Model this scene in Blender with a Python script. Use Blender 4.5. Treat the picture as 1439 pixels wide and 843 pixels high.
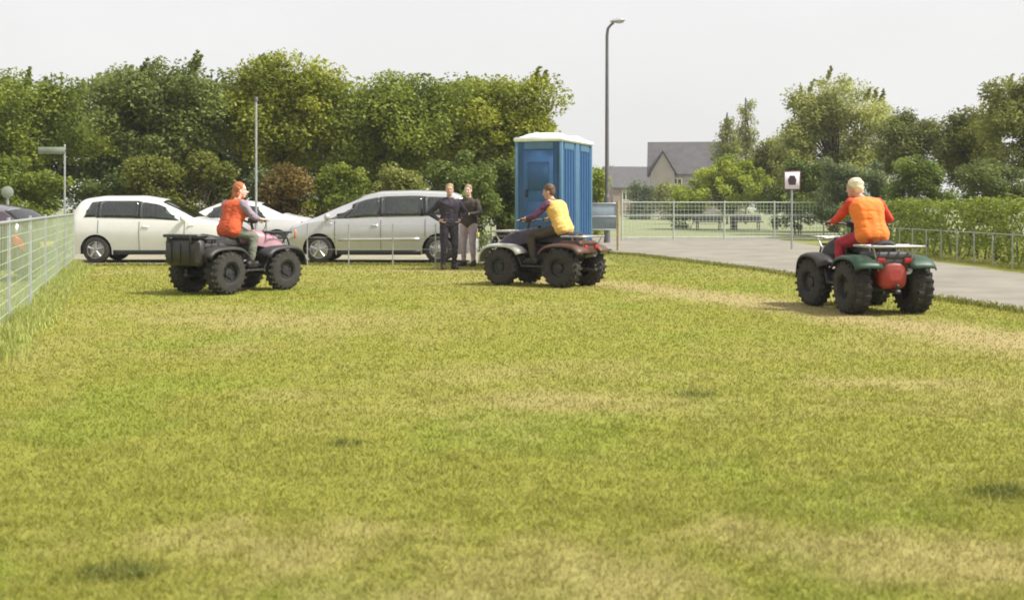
import bpy, math, random
import numpy as np
from mathutils import Vector, Matrix, Euler

for o in list(bpy.data.objects):
    bpy.data.objects.remove(o)
SC = bpy.context.scene
COL = SC.collection
R = math.radians
PI = math.pi

# ------------------------------------------------------------------ camera
CAM_H = 1.3
cam_d = bpy.data.cameras.new('camera')
cam = bpy.data.objects.new('camera', cam_d)
COL.objects.link(cam)
cam.location = (0, 0, CAM_H)
cam.rotation_euler = (R(90), 0, 0)
cam_d.sensor_width = 36.0
cam_d.lens = 40.03
cam_d.shift_y = -0.0914
cam_d.clip_end = 3000
cam_d.dof.use_dof = True
cam_d.dof.focus_distance = 17.0
cam_d.dof.aperture_fstop = 3.2
SC.cycles.filter_width = 1.8
SC.camera = cam

# ------------------------------------------------------------------ sky
SUN_DIR = Vector((0.60, -0.12, 0.80)).normalized()      # towards the hazy sun
SUN_EL = math.asin(SUN_DIR.z)
SUN_AZ = math.atan2(SUN_DIR.x, SUN_DIR.y)
world = bpy.data.worlds.new('World')
SC.world = world
world.use_nodes = True
wn, wl = world.node_tree.nodes, world.node_tree.links
wn.clear()
w_out = wn.new('ShaderNodeOutputWorld')
w_sky = wn.new('ShaderNodeTexSky')
w_sky.sky_type = 'NISHITA'
w_sky.sun_disc = False
w_sky.sun_elevation = SUN_EL
w_sky.sun_rotation = SUN_AZ
w_sky.dust_density = 4.0
w_sky.air_density = 1.0
w_hsv = wn.new('ShaderNodeHueSaturation')
w_hsv.inputs['Saturation'].default_value = 0.25
w_bg1 = wn.new('ShaderNodeBackground')
w_bg1.inputs['Strength'].default_value = 0.02
w_bg2 = wn.new('ShaderNodeBackground')                  # the closed white cloud deck
w_bg2.inputs['Color'].default_value = (1.0, 0.995, 0.985, 1)
w_bg2.inputs['Strength'].default_value = 0.56
w_tc = wn.new('ShaderNodeTexCoord')
w_map = wn.new('ShaderNodeMapping')
w_map.inputs['Scale'].default_value = (1.0, 1.0, 3.0)
w_noise = wn.new('ShaderNodeTexNoise')
w_noise.inputs['Scale'].default_value = 2.2
w_noise.inputs['Detail'].default_value = 5
w_rmp = wn.new('ShaderNodeMapRange')
w_rmp.inputs['From Min'].default_value = 0.3
w_rmp.inputs['From Max'].default_value = 0.7
w_rmp.inputs['To Min'].default_value = 0.445
w_rmp.inputs['To Max'].default_value = 0.49
w_add = wn.new('ShaderNodeAddShader')
wl.new(w_sky.outputs[0], w_hsv.inputs['Color'])
wl.new(w_hsv.outputs[0], w_bg1.inputs['Color'])
wl.new(w_tc.outputs['Generated'], w_map.inputs[0])
wl.new(w_map.outputs[0], w_noise.inputs['Vector'])
wl.new(w_noise.outputs['Fac'], w_rmp.inputs['Value'])
wl.new(w_rmp.outputs[0], w_bg2.inputs['Strength'])
wl.new(w_bg1.outputs[0], w_add.inputs[0])
wl.new(w_bg2.outputs[0], w_add.inputs[1])
wl.new(w_add.outputs[0], w_out.inputs['Surface'])

sun_d = bpy.data.lights.new('sun', 'SUN')
sun_d.energy = 4.0
sun_d.angle = R(9)
sun_d.color = (1.0, 0.955, 0.88)
sun = bpy.data.objects.new('sun', sun_d)
COL.objects.link(sun)
sun.rotation_euler = (-SUN_DIR).to_track_quat('-Z', 'Y').to_euler()
sun.location = (20, -5, 30)

SC.view_settings.view_transform = 'Standard'
SC.view_settings.look = 'None'
SC.view_settings.gamma = 1.0
SC.view_settings.use_curve_mapping = False
SC.view_settings.exposure = 0.72

# ------------------------------------------------------------------ helpers
F_PX, HOR = 1600.0, 290.0
def gnd(px, py):
    """ground point read off the photograph: pixel -> world metres"""
    Y = F_PX * CAM_H / (py - HOR)
    return Vector(((px - 719.5) * Y / F_PX, Y, 0))

def tag(o, label=None, cat=None, group=None, kind=None):
    if label: o['label'] = label
    if cat: o['category'] = cat
    if group: o['group'] = group
    if kind: o['kind'] = kind
    return o

def empty(name, loc=(0, 0, 0), rz=0.0, label=None, cat=None, group=None):
    o = bpy.data.objects.new(name, None)
    COL.objects.link(o)
    o.location = loc
    o.rotation_euler = (0, 0, rz)
    o.empty_display_size = 0.2
    return tag(o, label, cat, group)

def link(name, me, parent=None, mat=None):
    o = bpy.data.objects.new(name, me)
    COL.objects.link(o)
    if parent is not None: o.parent = parent
    if mat is not None:
        me.materials.clear()
        me.materials.append(mat)
    return o

class MB:
    """collects primitives of one part and links them as one mesh"""
    def __init__(self):
        self.v, self.f = [], []
    def _add(self, vs, fs):
        b = len(self.v)
        self.v += [tuple(p) for p in vs]
        self.f += [tuple(b + i for i in q) for q in fs]
        return self
    def box(self, c, s, rot=None, bev=0.0):
        hx, hy, hz = s[0] / 2, s[1] / 2, s[2] / 2
        b = min(bev, hx * .9, hy * .9, hz * .9)
        M = Euler(rot).to_matrix() if rot else None
        if b <= 0:
            vs = [Vector((x, y, z)) for x in (-hx, hx) for y in (-hy, hy) for z in (-hz, hz)]
            fs = [(0, 1, 3, 2), (4, 6, 7, 5), (0, 4, 5, 1), (2, 3, 7, 6), (0, 2, 6, 4), (1, 5, 7, 3)]
        else:
            vs, fs = [], []
            def ring(z, ix, iy):
                k = len(vs)
                ax, ay = hx - ix, hy - iy
                vs.extend([Vector(p) for p in ((ax, -ay + b, z), (ax, ay - b, z), (ax - b, ay, z), (-ax + b, ay, z),
                           (-ax, ay - b, z), (-ax, -ay + b, z), (-ax + b, -ay, z), (ax - b, -ay, z))])
                return k
            ks = [ring(-hz, b * .7, b * .7), ring(-hz + b, 0, 0), ring(hz - b, 0, 0), ring(hz, b * .7, b * .7)]
            for a, c2 in zip(ks, ks[1:]):
                for i in range(8):
                    j = (i + 1) % 8
                    fs.append((a + i, a + j, c2 + j, c2 + i))
            fs.append(tuple(ks[0] + i for i in reversed(range(8))))
            fs.append(tuple(ks[3] + i for i in range(8)))
        if M: vs = [M @ p for p in vs]
        c = Vector(c)
        return self._add([p + c for p in vs], fs)
    def cyl(self, p0, p1, r0, r1=None, n=10, cap=True):
        r1 = r0 if r1 is None else r1
        p0, p1 = Vector(p0), Vector(p1)
        d = (p1 - p0).normalized()
        a = d.orthogonal().normalized()
        c = d.cross(a)
        vs = []
        for p, r in ((p0, r0), (p1, r1)):
            for i in range(n):
                t = 2 * PI * i / n
                vs.append(p + a * math.cos(t) * r + c * math.sin(t) * r)
        fs = [(i, (i + 1) % n, n + (i + 1) % n, n + i) for i in range(n)]
        if cap:
            fs.append(tuple(reversed(range(n))))
            fs.append(tuple(range(n, 2 * n)))
        return self._add(vs, fs)
    def tube(self, pts, r, n=8, closed=False):
        pts = [Vector(p) for p in pts]
        rs = r if isinstance(r, (list, tuple)) else [r] * len(pts)
        N = len(pts)
        vs, fs = [], []
        ref = None
        for i, p in enumerate(pts):
            if closed: d = pts[(i + 1) % N] - pts[i - 1]
            else: d = pts[min(i + 1, N - 1)] - pts[max(i - 1, 0)]
            d = d.normalized() if d.length > 1e-9 else Vector((0, 0, 1))
            if ref is None: ref = d.orthogonal().normalized()
            ref = (ref - d * ref.dot(d)).normalized()
            c = d.cross(ref)
            for k in range(n):
                t = 2 * PI * k / n
                vs.append(p + (ref * math.cos(t) + c * math.sin(t)) * rs[i])
        last = N if closed else N - 1
        for i in range(last):
            a, b = i * n, ((i + 1) % N) * n
            for k in range(n):
                fs.append((a + k, a + (k + 1) % n, b + (k + 1) % n, b + k))
        if not closed:
            fs.append(tuple(reversed(range(n))))
            fs.append(tuple(range((N - 1) * n, N * n)))
        return self._add(vs, fs)
    def lathe(self, prof, axis='Y', n=24, c=(0, 0, 0)):
        """prof = [(radius, along axis)]"""
        vs, fs = [], []
        c = Vector(c)
        for r, h in prof:
            for k in range(n):
                t = 2 * PI * k / n
                x, y = r * math.cos(t), r * math.sin(t)
                vs.append(c + (Vector((x, h, y)) if axis == 'Y' else Vector((x, y, h)) if axis == 'Z' else Vector((h, x, y))))
        for i in range(len(prof) - 1):
            for k in range(n):
                fs.append((i * n + k, i * n + (k + 1) % n, (i + 1) * n + (k + 1) % n, (i + 1) * n + k))
        return self._add(vs, fs)
    def ball(self, c, r, n=12, m=8, rot=None):
        r = r if isinstance(r, (list, tuple)) else (r, r, r)
        M = Euler(rot).to_matrix() if rot else Matrix.Identity(3)
        c = Vector(c)
        vs = [c + M @ Vector((0, 0, -r[2]))]
        for j in range(1, m):
            ph = -PI / 2 + PI * j / m
            for i in range(n):
                t = 2 * PI * i / n
                vs.append(c + M @ Vector((r[0] * math.cos(ph) * math.cos(t), r[1] * math.cos(ph) * math.sin(t), r[2] * math.sin(ph))))
        vs.append(c + M @ Vector((0, 0, r[2])))
        fs = [(0, 1 + (i + 1) % n, 1 + i) for i in range(n)]
        for j in range(m - 2):
            for i in range(n):
                a = 1 + j * n
                fs.append((a + i, a + (i + 1) % n, a + n + (i + 1) % n, a + n + i))
        a = 1 + (m - 2) * n
        fs += [(a + i, a + (i + 1) % n, len(vs) - 1) for i in range(n)]
        return self._add(vs, fs)
    def capsule(self, p0, p1, r0, r1, n=12):
        p0, p1 = Vector(p0), Vector(p1)
        d = p1 - p0
        if d.length < 1e-6: return self.ball(p0, r0, n, 8)
        d.normalize()
        pts, rs = [], []
        for k in (80, 55, 25):
            pts.append(p0 - d * r0 * math.sin(R(k))); rs.append(r0 * math.cos(R(k)))
        pts.append(p0); rs.append(r0)
        pts.append(p1); rs.append(r1)
        for k in (25, 55, 80):
            pts.append(p1 + d * r1 * math.sin(R(k))); rs.append(r1 * math.cos(R(k)))
        return self.tube(pts, rs, n)
    def grid(self, rows):
        """rows of points (all the same length)"""
        n = len(rows[0])
        vs = [p for r in rows for p in r]
        fs = [(i * n + k, i * n + k + 1, (i + 1) * n + k + 1, (i + 1) * n + k) for i in range(len(rows) - 1) for k in range(n - 1)]
        return self._add(vs, fs)
    def slab(self, pts, z0, z1):
        n = len(pts)
        vs = [(p[0], p[1], z0) for p in pts] + [(p[0], p[1], z1) for p in pts]
        fs = [tuple(reversed(range(n))), tuple(range(n, 2 * n))] + [(i, (i + 1) % n, n + (i + 1) % n, n + i) for i in range(n)]
        return self._add(vs, fs)
    def prism(self, pts, y0, y1):
        """polygon in x,z extruded along y"""
        n = len(pts)
        vs = [(p[0], y0, p[1]) for p in pts] + [(p[0], y1, p[1]) for p in pts]
        fs = [tuple(range(n)), tuple(reversed(range(n, 2 * n)))] + [(i, n + i, n + (i + 1) % n, (i + 1) % n) for i in range(n)]
        return self._add(vs, fs)
    def mesh(self, name, smooth=None):
        me = bpy.data.meshes.new(name)
        me.from_pydata(self.v, [], self.f)
        me.validate()
        import bmesh
        bm = bmesh.new(); bm.from_mesh(me)
        bmesh.ops.recalc_face_normals(bm, faces=bm.faces[:])
        bm.to_mesh(me); bm.free()
        if smooth is not None:
            me.polygons.foreach_set('use_smooth', [True] * len(me.polygons))
            if smooth < 180: me.set_sharp_from_angle(angle=R(smooth))
        return me
    def build(self, name, mat, parent=None, smooth=40):
        return link(name, self.mesh(name, smooth), parent, mat)

def thicken(o, t, offset=-1):
    m = o.modifiers.new('thickness', 'SOLIDIFY')
    m.thickness = t
    m.offset = offset
    return o

def copy_tree(o, parent=None):
    c = o.copy()
    COL.objects.link(c)
    c.parent = parent
    for ch in o.children: copy_tree(ch, c)
    return c

# ------------------------------------------------------------------ materials
MATS = {}
def mat(name, col, rough=0.6, metal=0.0, var=0.12, scale=6.0, bump=0.0, bscale=40.0, spec=0.5, coat=0.0, col2=None, sheen=0.0, trans=0.0):
    if name in MATS: return MATS[name]
    m = bpy.data.materials.new(name)
    m.use_nodes = True
    nt = m.node_tree
    b = nt.nodes['Principled BSDF']
    b.inputs['Roughness'].default_value = rough
    b.inputs['Metallic'].default_value = metal
    b.inputs['Specular IOR Level'].default_value = spec
    b.inputs['Coat Weight'].default_value = coat
    b.inputs['Sheen Weight'].default_value = sheen
    b.inputs['Transmission Weight'].default_value = trans
    tc = nt.nodes.new('ShaderNodeTexCoord')
    nz = nt.nodes.new('ShaderNodeTexNoise')
    nz.inputs['Scale'].default_value = scale
    nz.inputs['Detail'].default_value = 6
    nz.inputs['Roughness'].default_value = 0.6
    nt.links.new(tc.outputs['Object'], nz.inputs['Vector'])
    rp = nt.nodes.new('ShaderNodeValToRGB')
    c2 = col2 or tuple(min(1, c * (1 + var)) for c in col)
    c1 = tuple(c * (1 - var) for c in col) if col2 is None else col
    rp.color_ramp.elements[0].color = (*c1, 1)
    rp.color_ramp.elements[1].color = (*c2, 1)
    rp.color_ramp.elements[0].position = 0.32
    rp.color_ramp.elements[1].position = 0.68
    nt.links.new(nz.outputs['Fac'], rp.inputs['Fac'])
    nt.links.new(rp.outputs['Color'], b.inputs['Base Color'])
    if bump:
        nb = nt.nodes.new('ShaderNodeTexNoise')
        nb.inputs['Scale'].default_value = bscale
        nb.inputs['Detail'].default_value = 5
        nt.links.new(tc.outputs['Object'], nb.inputs['Vector'])
        bp = nt.nodes.new('ShaderNodeBump')
        bp.inputs['Strength'].default_value = bump
        bp.inputs['Distance'].default_value = 0.02
        nt.links.new(nb.outputs['Fac'], bp.inputs['Height'])
        nt.links.new(bp.outputs['Normal'], b.inputs['Normal'])
    MATS[name] = m
    return m

def attr_mat(name, rough=0.7, translucent=0.0, spec=0.3, bump=0.0, bscale=60, tint=(1, 1, 1), fine=0.0, fscale=90):
    """colour read from the mesh's own colour attribute"""
    m = bpy.data.materials.new(name)
    m.use_nodes = True
    nt = m.node_tree
    b = nt.nodes['Principled BSDF']
    b.inputs['Roughness'].default_value = rough
    b.inputs['Specular IOR Level'].default_value = spec
    at = nt.nodes.new('ShaderNodeAttribute')
    at.attribute_name = 'tone'
    src = at.outputs['Color']
    if fine:
        tc = nt.nodes.new('ShaderNodeTexCoord')
        nz = nt.nodes.new('ShaderNodeTexNoise')
        nz.inputs['Scale'].default_value = fscale
        nz.inputs['Detail'].default_value = 8
        nz.inputs['Roughness'].default_value = 0.75
        nt.links.new(tc.outputs['Object'], nz.inputs['Vector'])
        mr = nt.nodes.new('ShaderNodeMapRange')
        mr.inputs['From Min'].default_value = 0.25
        mr.inputs['From Max'].default_value = 0.75
        mr.inputs['To Min'].default_value = 1 - fine
        mr.inputs['To Max'].default_value = 1 + fine
        nt.links.new(nz.outputs['Fac'], mr.inputs['Value'])
        mx = nt.nodes.new('ShaderNodeVectorMath')
        mx.operation = 'SCALE'
        nt.links.new(src, mx.inputs[0])
        nt.links.new(mr.outputs[0], mx.inputs['Scale'])
        src = mx.outputs[0]
    nt.links.new(src, b.inputs['Base Color'])
    out = nt.nodes['Material Output']
    if translucent:
        tr = nt.nodes.new('ShaderNodeBsdfTranslucent')
        nt.links.new(src, tr.inputs['Color'])
        ms = nt.nodes.new('ShaderNodeMixShader')
        ms.inputs[0].default_value = translucent
        nt.links.new(b.outputs[0], ms.inputs[1])
        nt.links.new(tr.outputs[0], ms.inputs[2])
        nt.links.new(ms.outputs[0], out.inputs['Surface'])
    if bump:
        tc = nt.nodes.new('ShaderNodeTexCoord')
        nb = nt.nodes.new('ShaderNodeTexNoise')
        nb.inputs['Scale'].default_value = bscale
        nb.inputs['Detail'].default_value = 8
        nt.links.new(tc.outputs['Object'], nb.inputs['Vector'])
        bp = nt.nodes.new('ShaderNodeBump')
        bp.inputs['Strength'].default_value = bump
        bp.inputs['Distance'].default_value = 0.03
        nt.links.new(nb.outputs['Fac'], bp.inputs['Height'])
        nt.links.new(bp.outputs['Normal'], b.inputs['Normal'])
    return m

M_TYRE = mat('tyre rubber', (0.022, 0.021, 0.020), 0.9, var=0.3, scale=11, bump=0.2, col2=(0.048, 0.043, 0.036))
M_BLACK = mat('black plastic', (0.020, 0.020, 0.021), 0.5, var=0.25, bump=0.05)
M_DKMET = mat('dark painted steel', (0.035, 0.035, 0.037), 0.45, metal=0.3, var=0.25)
M_STEEL = mat('bare steel tube', (0.42, 0.41, 0.40), 0.45, metal=0.75, var=0.15)
M_ALLOY = mat('wheel alloy', (0.42, 0.42, 0.43), 0.35, metal=0.7, var=0.15)
M_GALV = mat('galvanised steel', (0.42, 0.44, 0.44), 0.5, metal=0.55, var=0.18, scale=12)
def pane_glass(name, tint, tint2):
    m = bpy.data.materials.new(name)
    m.use_nodes = True
    nt = m.node_tree
    nt.nodes.remove(nt.nodes['Principled BSDF'])
    tr = nt.nodes.new('ShaderNodeBsdfTransparent')
    gl = nt.nodes.new('ShaderNodeBsdfGlossy')
    gl.inputs['Roughness'].default_value = 0.03
    fr = nt.nodes.new('ShaderNodeFresnel')
    fr.inputs['IOR'].default_value = 1.55
    nz = nt.nodes.new('ShaderNodeTexNoise')
    nz.inputs['Scale'].default_value = 3.0
    rp = nt.nodes.new('ShaderNodeValToRGB')
    rp.color_ramp.elements[0].color = (*tint, 1)
    rp.color_ramp.elements[1].color = (*tint2, 1)
    nt.links.new(nz.outputs['Fac'], rp.inputs['Fac'])
    nt.links.new(rp.outputs['Color'], tr.inputs['Color'])
    mx = nt.nodes.new('ShaderNodeMixShader')
    ad = nt.nodes.new('ShaderNodeMath')
    ad.operation = 'MULTIPLY_ADD'
    ad.inputs[1].default_value = 1.3
    ad.inputs[2].default_value = 0.04
    nt.links.new(fr.outputs[0], ad.inputs[0])
    nt.links.new(ad.outputs[0], mx.inputs[0])
    nt.links.new(tr.outputs[0], mx.inputs[1])
    nt.links.new(gl.outputs[0], mx.inputs[2])
    nt.links.new(mx.outputs[0], nt.nodes['Material Output'].inputs['Surface'])
    return m
M_GLASS = pane_glass('car glass', (0.60, 0.66, 0.62), (0.68, 0.73, 0.69))
M_LAMP = mat('lamp lens', (0.55, 0.56, 0.57), 0.12, var=0.1, spec=0.9, metal=0.3)
M_RED = mat('red lens', (0.45, 0.02, 0.02), 0.2, var=0.1)
M_AMBER = mat('amber lens', (0.65, 0.20, 0.02), 0.2, var=0.1)
M_SEAM = mat('panel gap', (0.012, 0.012, 0.012), 0.8)
M_WHITEPL = mat('white plastic', (0.78, 0.78, 0.76), 0.45, var=0.05)
M_SKIN = mat('skin', (0.50, 0.30, 0.22), 0.55, var=0.12, scale=9)
M_SKIN2 = mat('paler skin', (0.66, 0.46, 0.36), 0.55, var=0.1, scale=9)

# ------------------------------------------------------------------ numpy noise
def _hash(ix, iy, seed):
    h = (ix.astype(np.int64) * 374761393 + iy.astype(np.int64) * 668265263 + seed * 1442695041) & 0x7fffffff
    h = ((h ^ (h >> 13)) * 1274126177) & 0x7fffffff
    return ((h ^ (h >> 16)) & 0xffff) / 65535.0
def vnoise(x, y, seed=0):
    ix, iy = np.floor(x), np.floor(y)
    fx, fy = x - ix, y - iy
    fx, fy = fx * fx * (3 - 2 * fx), fy * fy * (3 - 2 * fy)
    a = _hash(ix, iy, seed); b = _hash(ix + 1, iy, seed)
    c = _hash(ix, iy + 1, seed); d = _hash(ix + 1, iy + 1, seed)
    return (a * (1 - fx) + b * fx) * (1 - fy) + (c * (1 - fx) + d * fx) * fy
def fbm(x, y, seed=0, o=4):
    t, a, s = 0, 0.5, 0
    for k in range(o):
        t = t + a * vnoise(x * 2 ** k + 17.3 * k, y * 2 ** k - 9.1 * k, seed + k)
        s += a; a *= 0.55
    return t / s
def sstep(a, b, x):
    t = np.clip((x - a) / (b - a), 0, 1)
    return t * t * (3 - 2 * t)
def seg_dist(x, y, pts):
    d = np.full(np.shape(x), 1e9)
    for (ax, ay), (bx, by) in zip(pts, pts[1:]):
        ux, uy = bx - ax, by - ay
        t = np.clip(((x - ax) * ux + (y - ay) * uy) / (ux * ux + uy * uy), 0, 1)
        d = np.minimum(d, np.hypot(x - ax - t * ux, y - ay - t * uy))
    return d

# dry worn places on the lawn: wheel track beside the road and scuffed patches
TRACK = [(5.6, 7.5), (4.9, 10.7), (4.15, 13.2), (3.1, 16.2), (2.0, 18.8), (0.2, 20.6)]
BARE = [((760, 800), 0.42), ((640, 790), 0.22), ((425, 762), 0.30), ((1330, 790), 0.32), ((1180, 762), 0.25),
        ((515, 745), 0.20), ((800, 560), 0.35), ((305, 448), 0.75), ((1270, 535), 0.3), ((600, 380), 0.9)]
DARK = [((490, 622), 0.085), ((165, 800), 0.10), ((1405, 690), 0.11), ((985, 552), 0.12)]
def lawn(x, y):
    """(straw 0..1, bare 0..1, dark 0..1, lush 0..1) at ground points"""
    n1 = fbm(x * 0.45, y * 0.55, 3)
    n2 = fbm(x * 2.3, y * 1.9, 11)
    n3 = fbm(x * 7.0, y * 7.0, 23, 3)
    straw = np.clip(0.18 + 2.0 * (n1 - 0.5) + 1.3 * (n2 - 0.5) + 0.7 * (n3 - 0.5), 0, 1)
    lush = sstep(0.52, 0.72, fbm(x * 0.8 + 40, y * 0.6, 31)) * 0.8
    bare = np.zeros_like(x)
    for (px, py), r in BARE:
        g = gnd(px, py)
        d = np.hypot((x - g.x) / 1.9, y - g.y) + 1.6 * r * (n3 - 0.5) + 2.2 * r * (n2 - 0.5)
        bare = np.maximum(bare, 0.5 * sstep(r * 1.7, r * 0.0, d))
    dt = seg_dist(x, y, TRACK) + 0.7 * (n2 - 0.5)
    bare = np.maximum(bare, 0.75 * sstep(1.0, 0.1, dt + 0.5 * (n3 - 0.5)))
    dark = np.zeros_like(x)
    for (px, py), r in DARK:
        g = gnd(px, py)
        d = np.hypot((x - g.x) / 1.5, (y - g.y)) + 0.8 * r * (n3 - 0.5)
        dark = np.maximum(dark, sstep(r * 1.2, r * 0.5, d))
    return straw, bare, dark, lush
C_GREEN, C_LUSH = np.array([0.234, 0.234, 0.044]), np.array([0.200, 0.232, 0.034])
C_STRAW, C_BARE, C_DARK = np.array([0.300, 0.268, 0.092]), np.array([0.340, 0.270, 0.135]), np.array([0.120, 0.135, 0.028])
def lawn_col(x, y):
    s, b, d, l = lawn(x, y)
    c = C_GREEN + (C_LUSH - C_GREEN) * l[:, None]
    c = c + (C_STRAW - c) * (s * 0.75)[:, None]
    c = c + (C_BARE - c) * b[:, None]
    return c + (C_DARK - c) * d[:, None], b, d

def tone_mesh(name, v, f_flat, nper, cols):
    """fast mesh from numpy arrays; all faces have nper corners"""
    me = bpy.data.meshes.new(name)
    nf = len(f_flat) // nper
    me.vertices.add(len(v)); me.vertices.foreach_set('co', v.astype(np.float32).ravel())
    me.loops.add(len(f_flat)); me.loops.foreach_set('vertex_index', f_flat.astype(np.int32))
    me.polygons.add(nf)
    me.polygons.foreach_set('loop_start', np.arange(nf, dtype=np.int32) * nper)
    me.update(calc_edges=True)
    a = me.attributes.new('tone', 'FLOAT_COLOR', 'POINT')
    a.data.foreach_set('color', np.concatenate([cols, np.ones((len(cols), 1))], 1).astype(np.float32).ravel())
    return me

# ------------------------------------------------------------------ ground
def ground_sheet():
    def axis(a, b, fine_a, fine_b, step):
        xs = list(np.arange(fine_a, fine_b + 1e-6, step))
        s = step
        x = fine_a
        lo = []
        while x > a:
            s *= 1.25; x -= s; lo.append(x)
        s = step; x = fine_b
        hi = []
        while x < b:
            s *= 1.25; x += s; hi.append(x)
        return np.array(lo[::-1] + xs + hi)
    xs, ys = axis(-380, 380, -14, 14, 0.11), axis(-120, 560, 2.5, 27, 0.11)
    X, Y = np.meshgrid(xs, ys)
    x, y = X.ravel(), Y.ravel()
    near = sstep(45, 25, np.hypot(x, y))
    z = 0.05 * (fbm(x * 0.35, y * 0.35, 5) - 0.5) * near * sstep(30, 20, y)
    # stays under the road and the car park
    col, b, d = lawn_col(x, y)
    mute = (0.55 * sstep(24, 28, y))[:, None]  # far lawn colour darkened and dulled to stand in for missing blade shading
    col = col * (1 - mute) + np.array([0.15, 0.165, 0.05]) * mute
    far = sstep(36, 55, y)[:, None]
    field = np.array([0.22, 0.24, 0.13]) * (0.85 + 0.3 * fbm(x * 0.09, y * 0.05, 77))[:, None]
    col = col * (1 - far) + field * far
    nx, ny = len(xs), len(ys)
    i = np.arange(nx * ny).reshape(ny, nx)
    f = np.stack([i[:-1, :-1], i[:-1, 1:], i[1:, 1:], i[1:, :-1]], -1).reshape(-1)
    me = tone_mesh('grass_field', np.stack([x, y, z - 0.012], 1), f, 4, col)
    me.polygons.foreach_set('use_smooth', np.ones(len(me.polygons), bool))
    o = link('grass_field', me, None, attr_mat('lawn soil and thatch', 0.95, spec=0.1, bump=0.5, bscale=35, fine=0.22))
    tag(o, kind='structure')
ground_sheet()
def ground_z(x, y):
    x, y = np.asarray(x, float), np.asarray(y, float)
    near = sstep(45, 25, np.hypot(x, y))
    return 0.05 * (fbm(x * 0.35, y * 0.35, 5) - 0.5) * near * sstep(30, 20, y) - 0.012
def gz(p): return float(ground_z(np.array([p[0]]), np.array([p[1]]))[0])

M_TARMAC = mat('weathered tarmac', (0.20, 0.185, 0.155), 0.9, scale=0.9, col2=(0.285, 0.262, 0.218), bump=0.5, bscale=120, spec=0.2)
M_GRAVEL = mat('pale gravel', (0.25, 0.23, 0.17), 0.95, scale=0.9, col2=(0.35, 0.32, 0.24), bump=0.8, bscale=60, spec=0.1)
def sheet(name, pts, z, m, kind='structure'):
    """flat polygon with a slightly ragged edge"""
    rng = random.Random(len(pts) * 7 + int(abs(z) * 1e4))
    out = []
    for a, b in zip(pts, pts[1:] + pts[:1]):
        a, b = Vector(a), Vector(b)
        n = max(1, int((b - a).length / 0.5))
        nrm = Vector((-(b - a).y, (b - a).x)).normalized()
        for k in range(n):
            j = rng.uniform(-0.07, 0.07) if k else 0
            out.append(a.lerp(b, k / n) + nrm * j)
    mb = MB()
    mb.slab([(p.x, p.y) for p in out], z - 0.3, z)
    o = mb.build(name, m, None, None)
    return tag(o, kind=kind)
road_left = [(7.2, 3.0), (6.75, 9.0), (6.3, 14.2), (5.75, 18.5), (5.0, 23.6), (4.1, 27.5), (3.2, 30.6)]
road_right = [(10.4, 47.0), (10.1, 40.0), (9.75, 30.0), (9.75, 22.0), (10.2, 14.0), (10.8, 3.0)]
sheet('road', road_left + [(2.6, 33.0), (0.0, 37.0), (-14, 38.5), (-14, 47.5), (30, 47.0)] + road_right, 0.022, M_TARMAC)
sheet('car_park', [(-14, 25.2), (-9.6, 25.1), (-5, 25.6), (0.2, 25.4), (1.6, 27.5), (2.4, 32.4), (-0.2, 36.6), (-14, 37.8)], 0.016, M_GRAVEL)

# ------------------------------------------------------------------ grass blades
def blades(name, pts, h, w, cols, rng, lean=0.6):
    n = len(pts)
    a = rng.uniform(0, 2 * PI, n)
    la = rng.uniform(0, 2 * PI, n)
    ll = rng.uniform(0.15, lean, n) * h
    dx, dy = np.cos(a) * w / 2, np.sin(a) * w / 2
    lx, ly = np.cos(la) * ll, np.sin(la) * ll
    p = pts
    v = np.empty((n, 5, 3))
    v[:, 0] = p + np.stack([dx, dy, np.zeros(n)], 1)
    v[:, 1] = p - np.stack([dx, dy, np.zeros(n)], 1)
    m = p + np.stack([lx * .35, ly * .35, h * .6], 1)
    v[:, 2] = m + np.stack([dx * .75, dy * .75, np.zeros(n)], 1)
    v[:, 3] = m - np.stack([dx * .75, dy * .75, np.zeros(n)], 1)
    v[:, 4] = p + np.stack([lx, ly, h], 1)
    b = (np.arange(n) * 5)[:, None]
    f = (b + np.array([[0, 1, 3, 0, 3, 2, 2, 3, 4]])).reshape(-1)
    c = np.repeat(cols, 5, 0)
    return tone_mesh(name, v.reshape(-1, 3), f, 3, c)
M_BLADE = attr_mat('grass blade', 0.6, translucent=0.35, spec=0.25)
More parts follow.
